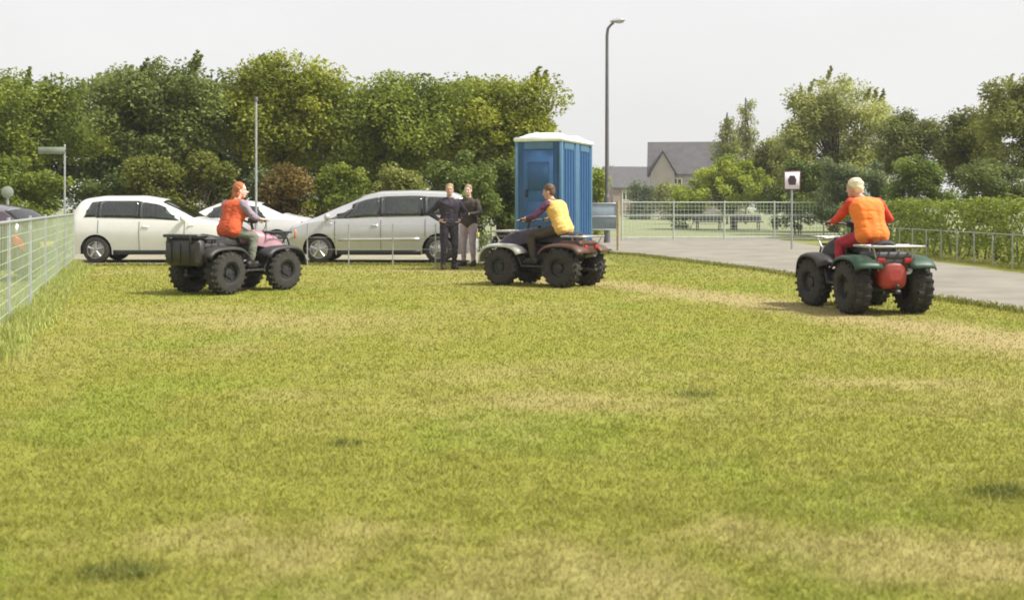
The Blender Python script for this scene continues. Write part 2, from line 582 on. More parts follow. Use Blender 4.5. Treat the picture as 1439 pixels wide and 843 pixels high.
def grass_cover():
    rng = np.random.default_rng(4)
    P, Hh, W, Cc = [], [], [], []
    def inpoly(x, y):
        # left of the road's near edge and in front of the car park
        rx = np.interp(y, [p[1] for p in road_left], [p[0] for p in road_left])
        verge = (x > 10.4) & (y < 46)
        return ((x < rx - 0.02) & ((y < 25.4) | (x > 2.4))) | verge
    n = 560000
    yy = np.linspace(3.2, 36, 4000)
    cdf = np.cumsum(yy ** -2.1 * (0.94 * yy + 2.4)); cdf /= cdf[-1]
    for _once in (0,):
        y = np.interp(rng.uniform(0, 1, n), cdf, yy)
        x = rng.uniform(-1, 1, n) * (0.47 * y + 1.2)
        c, b, d = lawn_col(x, y)
        clump = fbm(x * 9, y * 9, 51, 2)
        keep = inpoly(x, y) & (rng.uniform(0, 1, n) > b * 0.75) & (rng.uniform(0, 1, n) < 0.6 + 0.6 * clump)
        x, y, c, d, clump = x[keep], y[keep], c[keep], d[keep], clump[keep]
        hs = np.interp(y, [3, 8, 15, 36], [0.022, 0.021, 0.020, 0.030])
        ws = np.interp(y, [3, 36], [0.0030, 0.030])
        k = len(x)
        c = c * rng.uniform(0.92, 1.22, (k, 1)) * np.array([1.08, 1.10, 1.06])
        dry = rng.uniform(0, 1, k) < 0.10
        c[dry] = c[dry] * 0.3 + C_STRAW * 0.85
        h = hs * rng.uniform(0.6, 1.4, k) * np.where(rng.uniform(0, 1, k) < .035, 1.9, 1.0) * (0.65 + 0.7 * clump) * (1 + 0.9 * d)
        P.append(np.stack([x, y, ground_z(x, y) - 0.003], 1)); Hh.append(h); W.append(ws * rng.uniform(0.7, 1.3, k)); Cc.append(c)
    me = blades('lawn_grass', np.concatenate(P), np.concatenate(Hh), np.concatenate(W), np.concatenate(Cc), rng, 1.9)
    o = link('lawn_grass', me, None, M_BLADE)
    tag(o, 'short dry yellow green mown grass covering the whole field', 'grass', kind='stuff')
grass_cover()

# left fence line, also the long grass growing through it
FENCE = [(-4.55, 9.6), (-5.35, 12.1), (-6.16, 14.55), (-6.97, 17.0), (-7.78, 19.45), (-8.59, 21.9), (-9.4, 24.4)]
def fence_grass():
    rng = np.random.default_rng(9)
    n = 15000
    t = rng.uniform(0, len(FENCE) - 1.001, n)
    i = t.astype(int); u = t - i
    A = np.array(FENCE)
    p = A[i] * (1 - u)[:, None] + A[i + 1] * u[:, None]
    off = rng.normal(0.05, 0.16, n)
    x, y = p[:, 0] + off, p[:, 1] + rng.normal(0, 0.05, n)
    tall = np.clip(fbm(x * 1.5, y * 1.5, 88, 3) * 1.5 - 0.25, 0.1, 1) * np.exp(-(off / 0.3) ** 2)
    h = (0.05 + 0.20 * tall) * rng.uniform(0.5, 1.1, n)
    c = np.array([0.40, 0.45, 0.12]) * rng.uniform(0.7, 1.3, (n, 1))
    dry = rng.uniform(0, 1, n) < 0.22
    c[dry] = np.array([0.42, 0.40, 0.16])
    me = blades('fence_grass', np.stack([x, y, ground_z(x, y)], 1), h, rng.uniform(0.010, 0.018, n), c, rng, 0.55)
    o = link('fence_grass', me, None, M_BLADE)
    tag(o, 'long bright lime grass growing along the foot of the mesh fence', 'grass', kind='stuff')
    # rough edge of the car park and of the road
    n = 16000
    L = [(-9.6, 25.0), (-5, 25.45), (0.2, 25.25), (1.7, 27.3), (2.5, 31.5), (3.3, 30.4), (4.1, 27.4), (5.0, 23.5), (5.75, 18.4), (6.3, 14.1), (6.75, 9.0)]
    A = np.array(L)
    t = rng.uniform(0, len(L) - 1.001, n); i = t.astype(int); u = t - i
    p = A[i] * (1 - u)[:, None] + A[i + 1] * u[:, None]
    x, y = p[:, 0] + rng.normal(0, 0.10, n), p[:, 1] + rng.normal(0, 0.10, n)
    h = rng.uniform(0.03, 0.085, n)
    c = np.array([0.23, 0.235, 0.05]) * rng.uniform(0.6, 1.3, (n, 1))
    me = blades('edge_grass', np.stack([x, y, ground_z(x, y)], 1), h, rng.uniform(0.012, 0.022, n), c, rng, 0.8)
    o = link('edge_grass', me, None, M_BLADE)
    tag(o, 'darker tufted grass along the edge of the tarmac road and car park', 'grass', kind='stuff')
fence_grass()

# ------------------------------------------------------------------ trees and shrubs
M_BARK = mat('bark', (0.075, 0.06, 0.045), 0.95, var=0.4, scale=9, bump=0.8, bscale=30)
M_LEAF = attr_mat('foliage leaf', 0.55, translucent=0.45, spec=0.35)
def leaf_mesh(name, centers, radii, n, size, cols, rng, droop=0.0, squash=0.8, upright=0.0, share=None):
    """n leaves shared out over clumps; each leaf a folded diamond"""
    centers = np.asarray(centers, float)
    radii = np.asarray(radii, float)
    k = rng.integers(0, len(centers), n) if share is None else rng.choice(len(centers), n, p=share)
    d = rng.normal(0, 1, (n, 3))
    d /= np.linalg.norm(d, axis=1, keepdims=True) + 1e-9
    r = rng.uniform(0, 1, (n, 1)) ** 0.45
    d[:, 2] *= squash
    c = centers[k] + d * r * radii[k][:, None]
    c[:, 2] -= droop * rng.uniform(0, 1, n) * radii[k]
    ax = rng.normal(0, 1, (n, 3))
    ax[:, 2] = ax[:, 2] * 0.6 - droop * 0.8 + upright
    ax /= np.linalg.norm(ax, axis=1, keepdims=True)
    nr = d * 0.7 + rng.normal(0, 0.6, (n, 3)) + np.array([0, 0, 0.5])
    sd = np.cross(ax, nr); sd /= np.linalg.norm(sd, axis=1, keepdims=True) + 1e-9
    nn = np.cross(sd, ax)
    s = (size * .9 * rng.uniform(0.6, 1.35, n))[:, None]
    v = np.empty((n, 4, 3))
    v[:, 0] = c - ax * s * 0.55
    v[:, 1] = c + sd * s * 0.33 + nn * s * 0.10
    v[:, 2] = c + ax * s * 0.55
    v[:, 3] = c - sd * s * 0.33 + nn * s * 0.10
    b = (np.arange(n) * 4)[:, None]
    f = (b + np.array([[0, 1, 2, 0, 2, 3]])).reshape(-1)
    cl = np.asarray(cols, float) * 1.3 * np.array([0.95, 1.04, 0.85])
    clump_t = rng.uniform(0, 1, len(centers))
    t = np.clip(clump_t[k] * 0.85 + rng.uniform(0, 0.3, n), 0, 1)[:, None]
    cc = (cl[0] * (1 - t) + cl[1] * t) * rng.uniform(0.75, 1.25, (n, 1))
    return tone_mesh(name, v.reshape(-1, 3), f, 3, np.repeat(cc, 4, 0))

def crown_points(lobes, n, rng, shell=0.5):
    out, rad = [], []
    vol = np.array([l[3] * l[4] * l[5] for l in lobes], float)
    vol = vol ** 0.75
    pick = rng.choice(len(lobes), n, p=vol / vol.sum())
    for i in pick:
        cx, cy, cz, rx, ry, rz = lobes[i]
        d = rng.normal(0, 1, 3); d /= np.linalg.norm(d)
        r = rng.uniform(shell, 1.0) if rng.uniform() < 0.75 else rng.uniform(0.1, 1)
        out.append((cx + d[0] * rx * r, cy + d[1] * ry * r, max(0.15, cz + d[2] * rz * r)))
    return np.array(out)

def tree(name, base, lobes, label, cols, seed, n_leaf=9000, n_clump=90, clump=0.45, leaf=0.13, trunk_r=0.14, trunk_h=None,
         stems=1, cat='tree', group=None, droop=0.0, squash=0.8, twigs=0, upright=0.0):
    rng = np.random.default_rng(seed)
    root = empty(name, base, 0, label, cat, group)
    pts = crown_points(lobes, n_clump, rng)
    zmin, zmax = min(l[2] - l[5] for l in lobes), max(l[2] + l[5] for l in lobes)
    th = trunk_h if trunk_h is not None else max(0.4, zmin + 0.4 * (zmax - zmin))
    mb = MB()
    tops = []
    for s in range(stems):
        a = rng.uniform(0, 2 * PI)
        o = 0.0 if stems == 1 else 0.25
        p0 = Vector((math.cos(a) * o, math.sin(a) * o, -0.12))
        p1 = Vector((math.cos(a) * o * 1.5 + rng.normal(0, .06), math.sin(a) * o * 1.5 + rng.normal(0, .06), th * 0.5))
        p2 = Vector((math.cos(a) * o * 2.6 + rng.normal(0, .12), math.sin(a) * o * 2.6 + rng.normal(0, .12), th))
        k = 1.0 / math.sqrt(stems)
        mb.tube([p0, p0.lerp(p1, .2), p1, p2], [trunk_r * k * 1.35, trunk_r * k, trunk_r * k * .85, trunk_r * k * .6], 8)
        tops.append((p1, p2))
    tr = mb.build('trunk', M_BARK, root, 60)
    lb = MB()
    for j in rng.choice(len(pts), min(len(pts), 34), replace=False):
        p1, p2 = tops[rng.integers(0, len(tops))]
        st = p1.lerp(p2, rng.uniform(0.2, 1.0))
        e = Vector(pts[j])
        mid = st.lerp(e, 0.5) + Vector((rng.normal(0, .1), rng.normal(0, .1), 0.12))
        r = trunk_r * 0.33
        lb.tube([st, mid, e], [r, r * .6, r * .2], 5)
    lb.build('branches', M_BARK, root, 60)
    crad = rng.uniform(0.6, 1.35, len(pts)) * clump
    n_leaf = int(n_leaf * 2.3)
    c2, r2 = [], []
    if twigs:
        # thin shoots that stand out of the crown's outline
        for _ in range(twigs):
            l = lobes[rng.integers(0, len(lobes))]
            a, q = rng.uniform(0, 2 * PI), rng.uniform(0, .85)
            x, y = l[0] + math.cos(a) * l[3] * q, l[1] + math.sin(a) * l[4] * q
            z = l[2] + l[5] * math.sqrt(max(0, 1 - q * q))
            for m in range(5):
                c2.append((x + rng.normal(0, .04) + .04 * m, y, z + m * 0.12)); r2.append(0.15 - 0.022 * m)
        pts = np.concatenate([pts, np.array(c2)]); crad = np.concatenate([crad, np.array(r2)])
    share = crad ** 1.3
    me = leaf_mesh('crown', pts, crad, n_leaf, leaf, cols, rng, droop, squash, upright, share / share.sum())
    link('crown', me, root, M_LEAF)
    return root

# foliage colours: (shade of leaf a, shade of leaf b), real leaf albedos
G_DARK = ((0.055, 0.078, 0.018), (0.135, 0.155, 0.036))
G_MID = ((0.080, 0.108, 0.018), (0.235, 0.250, 0.042))
G_YEL = ((0.105, 0.122, 0.016), (0.320, 0.310, 0.046))
G_OLIVE = ((0.130, 0.135, 0.036), (0.275, 0.265, 0.080))
G_BROWN = ((0.080, 0.088, 0.018), (0.185, 0.180, 0.036))
G_RED = ((0.10, 0.075, 0.022), (0.21, 0.135, 0.042))
G_GREY = ((0.075, 0.095, 0.050), (0.165, 0.185, 0.095))
G_LIME = ((0.17, 0.20, 0.028), (0.36, 0.37, 0.06))
def px(x, Y): return (x - 719.5) * Y / F_PX
def pz(y, Y): return CAM_H + (HOR - y) * Y / F_PX

def wide_tree(name, x0, x1, ytop, Y, label, cols, seed, low=1.9, lumps=5, **kw):
    """broad tree whose crown spans x0..x1 (read off the photograph) at depth Y"""
    rng = random.Random(seed)
    cx = px((x0 + x1) / 2, Y)
    hw = (px(x1, Y) - px(x0, Y)) / 2
    top = pz(ytop, Y)
    lobes = [(0, 0, (top + low) / 2, hw * .86, hw * .78, (top - low) / 2 * .93)]
    for i in range(lumps):
        a = -1 + 2 * (i + .5) / lumps
        zz = low + (top - low) * rng.uniform(.35, .74)
        lobes.append((a * hw * .72, rng.uniform(-.5, .4) * hw, zz, hw * rng.uniform(.28, .42), hw * .4, (top - low) * rng.uniform(.18, .28)))
    for q in (-.42, 0, .42):
        lobes.append(((q + rng.uniform(-.12, .12)) * hw, -.1 * hw, top - (top - low) * (.17 + .12 * abs(q)), hw * .36, hw * .4, (top - low) * .16))
    return tree(name, (cx, Y, -0.02), lobes, label, cols, seed, **kw)

GL = 'trees in the belt behind the parked cars'
wide_tree('broadleaf_tree', -100, 148, 104, 38, 'broad dark tree at the left edge behind the dark car', G_MID, 1, n_leaf=15000, n_clump=130, clump=.6, group=GL, twigs=5)
wide_tree('broadleaf_tree', 118, 340, 84, 36, 'tall grey green tree behind the white hatchback', ((0.080, 0.098, 0.028), (0.20, 0.215, 0.066)), 2, n_leaf=15000, n_clump=130, clump=.55, group=GL, twigs=5)
wide_tree('broadleaf_tree', 300, 500, 82, 37, 'tallest yellow green tree behind the slim pole', G_YEL, 3, n_leaf=15000, n_clump=125, clump=.55, group=GL, twigs=6)
wide_tree('broadleaf_tree', 440, 680, 108, 38, 'flat topped green tree behind the silver people carrier', G_MID, 4, n_leaf=15000, n_clump=130, clump=.6, group=GL)
wide_tree('broadleaf_tree', 600, 805, 104, 39, 'tree sloping down to the blue cabin with loose shoots on top', G_YEL, 5, n_leaf=14000, n_clump=120, clump=.55, group=GL, twigs=4)
# second row: darker trees that close the gaps
GB = 'dark trees in the second row of the belt'
for i, (a, b, t) in enumerate(((-160, 110, 106), (50, 280, 104), (210, 440, 100), (380, 610, 112), (540, 775, 118))):
    wide_tree('background_tree', a, b, t, 45, ['dark tree filling the gap behind the leftmost broad tree', 'dark tree half hidden behind the white hatchback and grey green tree',
              'dark tree half hidden behind the tallest yellow green tree', 'dark tree half hidden behind the flat topped tree',
              'dark tree half hidden behind the tree beside the blue cabin'][i], G_DARK, 20 + i, low=0.3, n_leaf=9000, n_clump=100, clump=.8, leaf=.2, group=GB)
# understorey
GS = 'shrubs under the tree belt'
def shrub(x0, x1, ytop, Y, label, cols, seed, **kw):
    k = dict(n_leaf=5000, n_clump=60, clump=.35, leaf=.10, trunk_r=.05, stems=4, cat='shrub', group=GS)
    k.update(kw)
    return wide_tree('shrub', x0, x1, ytop, Y, label, cols, seed, low=-0.45, lumps=4, **k)
shrub(-60, 110, 222, 33, 'dark green bush behind the dark car at the left edge', G_MID, 41, n_leaf=7000)
shrub(95, 200, 240, 33.5, 'deep green bush above the white hatchback tail', G_DARK, 42)
shrub(165, 262, 214, 33, 'olive brown bush above the white hatchback roof', G_BROWN, 43, n_leaf=6500)
shrub(245, 340, 212, 33.2, 'olive brown bush between the white hatchback and the slim pole', G_BROWN, 44, n_leaf=6500)
shrub(345, 400, 228, 33.5, 'blue green bush at the foot of the slim pole', G_GREY, 45)
shrub(375, 440, 222, 33, 'reddish brown bush left of the silver people carrier', G_RED, 46)
shrub(425, 530, 222, 33.4, 'mid green bush above the silver people carrier windscreen', G_MID, 47, n_leaf=6000)
shrub(515, 620, 230, 33.6, 'dark olive bush above the silver people carrier roof', G_OLIVE, 48)
shrub(595, 705, 205, 32, 'pale green tall bush behind the two standing people', ((0.085, 0.115, 0.028), (0.20, 0.23, 0.062)), 49, n_leaf=8000)
shrub(690, 745, 215, 33, 'dark bush tucked against the left side of the blue cabin', G_DARK, 50)
shrub(815, 858, 232, 52, 'small yellow green bush beside the tall lamp post', G_LIME, 51, n_leaf=3000, leaf=.14)

# right hand side
GR = 'trees beyond the road on the right'
tree('willow_tree', (px(1172, 58), 58, 0), [(0, 0, 4.3, 2.8, 2.6, 3.4), (-1.9, -.4, 4.4, 1.2, 1.2, 2.5), (1.9, -.3, 4.2, 1.3, 1.2, 2.7), (.3, 0, 6.6, 1.9, 1.5, 1.4), (-1.0, 0, 6.0, 1.3, 1.2, 1.5)],
     'big rounded olive willow behind the orange vested rider', ((0.20, 0.20, 0.07), (0.38, 0.36, 0.135)), 61, n_leaf=19000, n_clump=150, clump=.65, leaf=.15, trunk_r=.22, droop=.5, group=GR, twigs=7, upright=.5)
for i, (x, t, y) in enumerate(((1022, 150, 82), (1048, 128, 84))):
    tree('slender_tree', (px(x, y), y, 0), [(0, 0, pz(t, y) * .42, 1.3, 1.0, pz(t, y) * .38), (.1, 0, pz(t, y) * .70, .60, .6, pz(t, y) * .26)],
         ['shorter thin wispy tree at the gable end of the grey roofed house', 'taller thin wispy tree left of the olive willow'][i], G_OLIVE, 66 + i, n_leaf=3600, n_clump=190, clump=.40, leaf=.16, trunk_r=.07,
         trunk_h=pz(t, y) * .95, group=GR, upright=.8)
wide_tree('broadleaf_tree', 1370, 1560, 96, 42, 'tall yellowish tree at the right edge of the picture', ((0.12, 0.13, 0.034), (0.27, 0.26, 0.075)), 71, n_leaf=14000, n_clump=120, clump=.55, group=GR, twigs=6)
wide_tree('broadleaf_tree', 1230, 1330, 158, 50, 'lower dark tree between the willow and the right edge tree', ((0.095, 0.105, 0.028), (0.20, 0.20, 0.06)), 72, n_leaf=8000, n_clump=80, clump=.55, group=GR)
wide_tree('broadleaf_tree', 1310, 1420, 152, 48, 'dark olive tree just left of the right edge tree', G_BROWN, 73, n_leaf=9000, n_clump=80, clump=.55, group=GR)
wide_tree('broadleaf_tree', 1060, 1120, 195, 64, 'small dull tree behind the square road sign', G_OLIVE, 74, n_leaf=4500, n_clump=60, clump=.5, leaf=.16, group=GR)
GT = 'shrubs beyond the road on the right'
def shrub_r(*a, **kw):
    kw.setdefault('group', GT); shrub(*a, **kw)
shrub_r(1070, 1180, 222, 52, 'dark green bush behind the square road sign', G_DARK, 81, leaf=.14, clump=.45)
shrub_r(1140, 1260, 212, 44, 'grey green feathery bush behind the orange rider\'s head', G_GREY, 82, n_leaf=7000, upright=.6)
shrub_r(1235, 1345, 215, 40, 'bright mid green bush above the clipped hedge', ((0.075, 0.11, 0.022), (0.18, 0.21, 0.05)), 83, n_leaf=7000)
shrub_r(1320, 1470, 218, 38, 'olive green bush above the clipped hedge at the right edge', ((0.085, 0.105, 0.03), (0.19, 0.20, 0.065)), 84, n_leaf=8000)
# the round lime tree on the far grass
tree('round_tree', (px(1031, 64), 64, 0), [(0, 0, 2.45, 2.5, 2.3, 1.45), (-1.9, 0, 1.75, 1.2, 1.1, .8), (1.7, 0, 1.8, 1.3, 1.1, .9), (.2, 0, 3.3, 1.3, 1.2, .75), (-2.7, 0, 1.75, 1.1, 1.0, .7), (-1.4, 0, 2.7, 1.2, 1.0, .8)],
     'low rounded lime green tree with a dark trunk on the far grass', G_LIME, 91, n_leaf=9500, n_clump=100, clump=.5, leaf=.15, trunk_r=.17, trunk_h=2.0)
GH = 'bushes in front of the houses'
shrub(872, 925, 258, 115, 'grey green bush in front of the smaller brownish house', G_GREY, 93, n_leaf=2500, leaf=.25, clump=.7, group=GH)
shrub(918, 968, 256, 110, 'olive bush in front of the mauve grey house', G_OLIVE, 94, n_leaf=2500, leaf=.25, clump=.7, group=GH)
shrub(935, 990, 262, 66, 'dark low bush left of the round lime green tree', G_MID, 92, n_leaf=2500, leaf=.15, group='shrubs on the far grass')

def hedge():
    rng = np.random.default_rng(5)
    root = empty('clipped_hedge', (11.7, 26.5, 0), 0, 'long clipped green hedge behind the low railing beside the road', 'hedge')
    n = 30000
    L, W, Hh = 24.0, 1.1, 1.36
    t = rng.uniform(-.5, .5, n) * L
    face = rng.uniform(0, 1, n)
    x = np.where(face < .55, -W / 2, rng.uniform(-.5, .5, n) * W) + rng.normal(0, .06, n)
    z = np.where(face < .55, rng.uniform(0.05, 1, n) * Hh, Hh) + rng.normal(0, .045, n) + .05 * np.sin(t * 1.3) + .04 * np.sin(t * 3.1)
    k = rng.uniform(0, 1, n) < .2
    x[k] = rng.uniform(-.5, .5, k.sum()) * W; z[k] = rng.uniform(0.05, 1, k.sum()) * Hh
    yy = t
    c = np.stack([x, yy, np.maximum(z, .03)], 1)
    me = leaf_mesh('foliage', c, np.full(n, .05), n, .085, G_MID, rng)
    link('foliage', me, root, M_LEAF)
    mb = MB()
    for i in range(40):
        y = -L / 2 + (i + .5) * L / 40
        for s in (-1, 1):
            mb.tube([(rng.normal(0, .05), y, -.1), (rng.normal(0, .05), y + .1 * s, .5), (s * .3, y + .2 * s, 1.15)], [.03, .022, .01], 5)
    mb.build('branches', M_BARK, root)
hedge()
def far_wood():
    """the low belt of trees on the horizon, one mass"""
    rng = np.random.default_rng(15)
    pts = []
    for x in np.arange(-260, 300, 3.0):
        hgt = 3.0 + 3.0 * float(fbm(np.array([x * .03]), np.array([2.0]), 7)[0])
        for _ in range(3):
            pts.append((x + rng.normal(0, 1.5), 235 + rng.normal(0, 4), rng.uniform(.5, hgt)))
    me = leaf_mesh('distant_woodland', pts, np.full(len(pts), 1.9), 26000, .8, ((0.07, 0.09, 0.045), (0.15, 0.17, 0.085)), rng)
    o = link('distant_woodland', me, None, M_LEAF)
    tag(o, 'distant low belt of woodland along the horizon', 'woodland', kind='stuff')
far_wood()

# ------------------------------------------------------------------ houses
M_ROOF = mat('slate roof', (0.060, 0.058, 0.062), 0.85, scale=1.2, col2=(0.095, 0.09, 0.095), bump=.4, bscale=6)
M_REND = mat('mauve grey render', (0.36, 0.32, 0.30), 0.9, var=.1, scale=.6)
M_BRICK = mat('dull brick', (0.28, 0.22, 0.18), 0.9, var=.18, scale=1.5)
M_WIN = mat('house window glass', (0.05, 0.055, 0.06), 0.12, var=.2)
def house(x, Y, L, D, eave, ridge, rz, wallm, label, wins, gable=None, chim=()):
    root = empty('house', (x, Y, 0), rz, label, 'house', 'houses beyond the far grass')
    w = MB()
    w.box((0, 0, eave / 2), (L, D, eave))
    for s in (-1, 1):
        w._add([(s * L / 2, -D / 2, eave), (s * L / 2, D / 2, eave), (s * L / 2, 0, ridge - .15)], [(0, 1, 2)])
    w.build('wall', wallm, root, None)
    r = MB()
    for s in (-1, 1):
        e = s * (D / 2 + .35)
        sl = (ridge - eave) / (D / 2)
        ez = eave - .35 * sl
        a = [(-L / 2 - .3, e, ez), (L / 2 + .3, e, ez), (L / 2 + .3, 0, ridge), (-L / 2 - .3, 0, ridge)]
        b = [(p[0], p[1], p[2] + .18) for p in a]
        r._add(a + b, [(0, 1, 2, 3), (7, 6, 5, 4), (0, 4, 5, 1), (1, 5, 6, 2), (2, 6, 7, 3), (3, 7, 4, 0)])
    ro = r.build('roof', M_ROOF, root, None)
    for cx in chim:
        c = MB()
        c.box((cx, 0, ridge + .35), (.9, .6, 1.3)).box((cx, 0, ridge + 1.05), (1.05, .75, .14))
        for k in (-.22, .22): c.cyl((cx + k, 0, ridge + 1.1), (cx + k, 0, ridge + 1.5), .12, .10, 8)
        c.build('chimney', M_BRICK, ro, None)
    for (wx, wz, ww, wh) in wins:
        f = MB()
        t = .12
        f.box((wx, -D / 2 - .04, wz + wh / 2), (ww, .1, t)).box((wx, -D / 2 - .04, wz - wh / 2), (ww + .1, .14, t))
        for s in (-1, 0, 1): f.box((wx + s * (ww / 2 - t / 2), -D / 2 - .035, wz), (t, .09, wh - t - .01))
        fo = f.build('window', mat('cream window frame', (0.72, 0.70, 0.55), 0.6, var=.05), root, None)
        p = MB().box((wx, -D / 2 - .012, wz), (ww - .05, .02, wh - .05))
        p.build('pane', M_WIN, fo, None)
    if gable is not None:
        g = MB()
        gx, gw, gr = gable
        g.box((gx, -D / 2 - .6, eave / 2), (gw, 1.2, eave))
        g._add([(gx - gw / 2, -D / 2 - 1.2, eave), (gx + gw / 2, -D / 2 - 1.2, eave), (gx, -D / 2 - 1.2, gr - .2)], [(0, 1, 2)])
        g.build('bay', wallm, root, None)
        q = MB()
        for s in (-1, 1):
            a = [(gx + s * (gw / 2 + .3), -D / 2 - 1.5, eave - .3), (gx, -D / 2 - 1.5, gr), (gx, D * -.12, gr), (gx + s * (gw / 2 + .3), D * -.12, eave - .3)]
            b = [(p_[0], p_[1], p_[2] + .17) for p_ in a]
            q._add(a + b, [(0, 1, 2, 3), (7, 6, 5, 4), (0, 4, 5, 1), (1, 5, 6, 2), (2, 6, 7, 3), (3, 7, 4, 0)])
        q.build('bay_roof', M_ROOF, ro, None)
    return root
HY = 150
house(px(975, HY), HY, 11.5, 8, 5.6, 9.6, R(-6), M_REND, 'mauve grey house with a long dark grey roof left of the thin wispy trees',
      [(-2.3, 4.1, 1.2, 1.5), (.6, 4.1, 1.2, 1.5), (3.4, 4.1, 1.2, 1.5), (-2.3, 1.5, 1.5, 1.5), (3.4, 1.5, 1.5, 1.5)], (-4.2, 3.0, 8.3))
house(px(893, 175), 175, 10, 8, 4.2, 7.2, R(14), M_BRICK, 'smaller brownish house with grey roof right of the tall lamp post',
      [(-3, 2.9, 1.2, 1.4), (0, 2.9, 1.2, 1.4), (3, 2.9, 1.2, 1.4)])
house(px(835, 195), 195, 9, 7, 4.0, 6.8, R(-10), M_REND, 'far pale house between the blue cabin and the lamp post', [(-2, 2.8, 1.2, 1.3), (2, 2.8, 1.2, 1.3)], chim=(3,))

# ------------------------------------------------------------------ cars
def smooth_curve(pts, sig=0.05):
    xs = np.array([p[0] for p in pts], float); zs = np.array([p[1] for p in pts], float)
    gx = np.linspace(xs[0] - .4, xs[-1] + .4, 900)
    gzv = np.interp(gx, xs, zs)
    d = gx[1] - gx[0]
    k = np.exp(-.5 * (np.arange(-60, 61) * d / sig) ** 2); k /= k.sum()
    pad = np.pad(gzv, 60, mode='edge')
    sm = np.convolve(pad, k, 'valid')
    return lambda x: np.interp(x, gx, sm)

def make_wheel(parent, c, r, w, side, rim_m=M_ALLOY, spokes=5):
    x, y, z = c
    wh = empty('wheel', (x, y, z)); wh.parent = parent
    t = MB()
    h = w / 2
    t.lathe([(r * .64, -h * .85), (r * .70, -h), (r * .88, -h), (r * .96, -h * .85), (r, -h * .6), (r, h * .6), (r * .96, h * .85), (r * .88, h), (r * .70, h), (r * .64, h * .85), (r * .64, -h * .85)], 'Y', 32)
    t.build('tyre', M_TYRE, wh, 35)
    q = MB()
    s = side
    q.lathe([(r * .655, -h * .8), (r * .655, s * h * .92), (r * .60, s * h * .92), (r * .58, s * h * .45)], 'Y', 28)
    q.lathe([(0.001, s * h * .95), (r * .13, s * h * .95), (r * .15, s * h * .6), (r * .58, s * h * .3)], 'Y', 20)
    for k in range(spokes):
        a = 2 * PI * k / spokes + .3
        p1 = Vector((math.cos(a) * r * .1, s * h * .82, math.sin(a) * r * .1))
        p2 = Vector((math.cos(a) * r * .6, s * h * .86, math.sin(a) * r * .6))
        q.tube([p1, p1.lerp(p2, .5), p2], [r * .10, r * .085, r * .11], 6)
    q.build('rim', rim_m, wh, 35)
    return wh

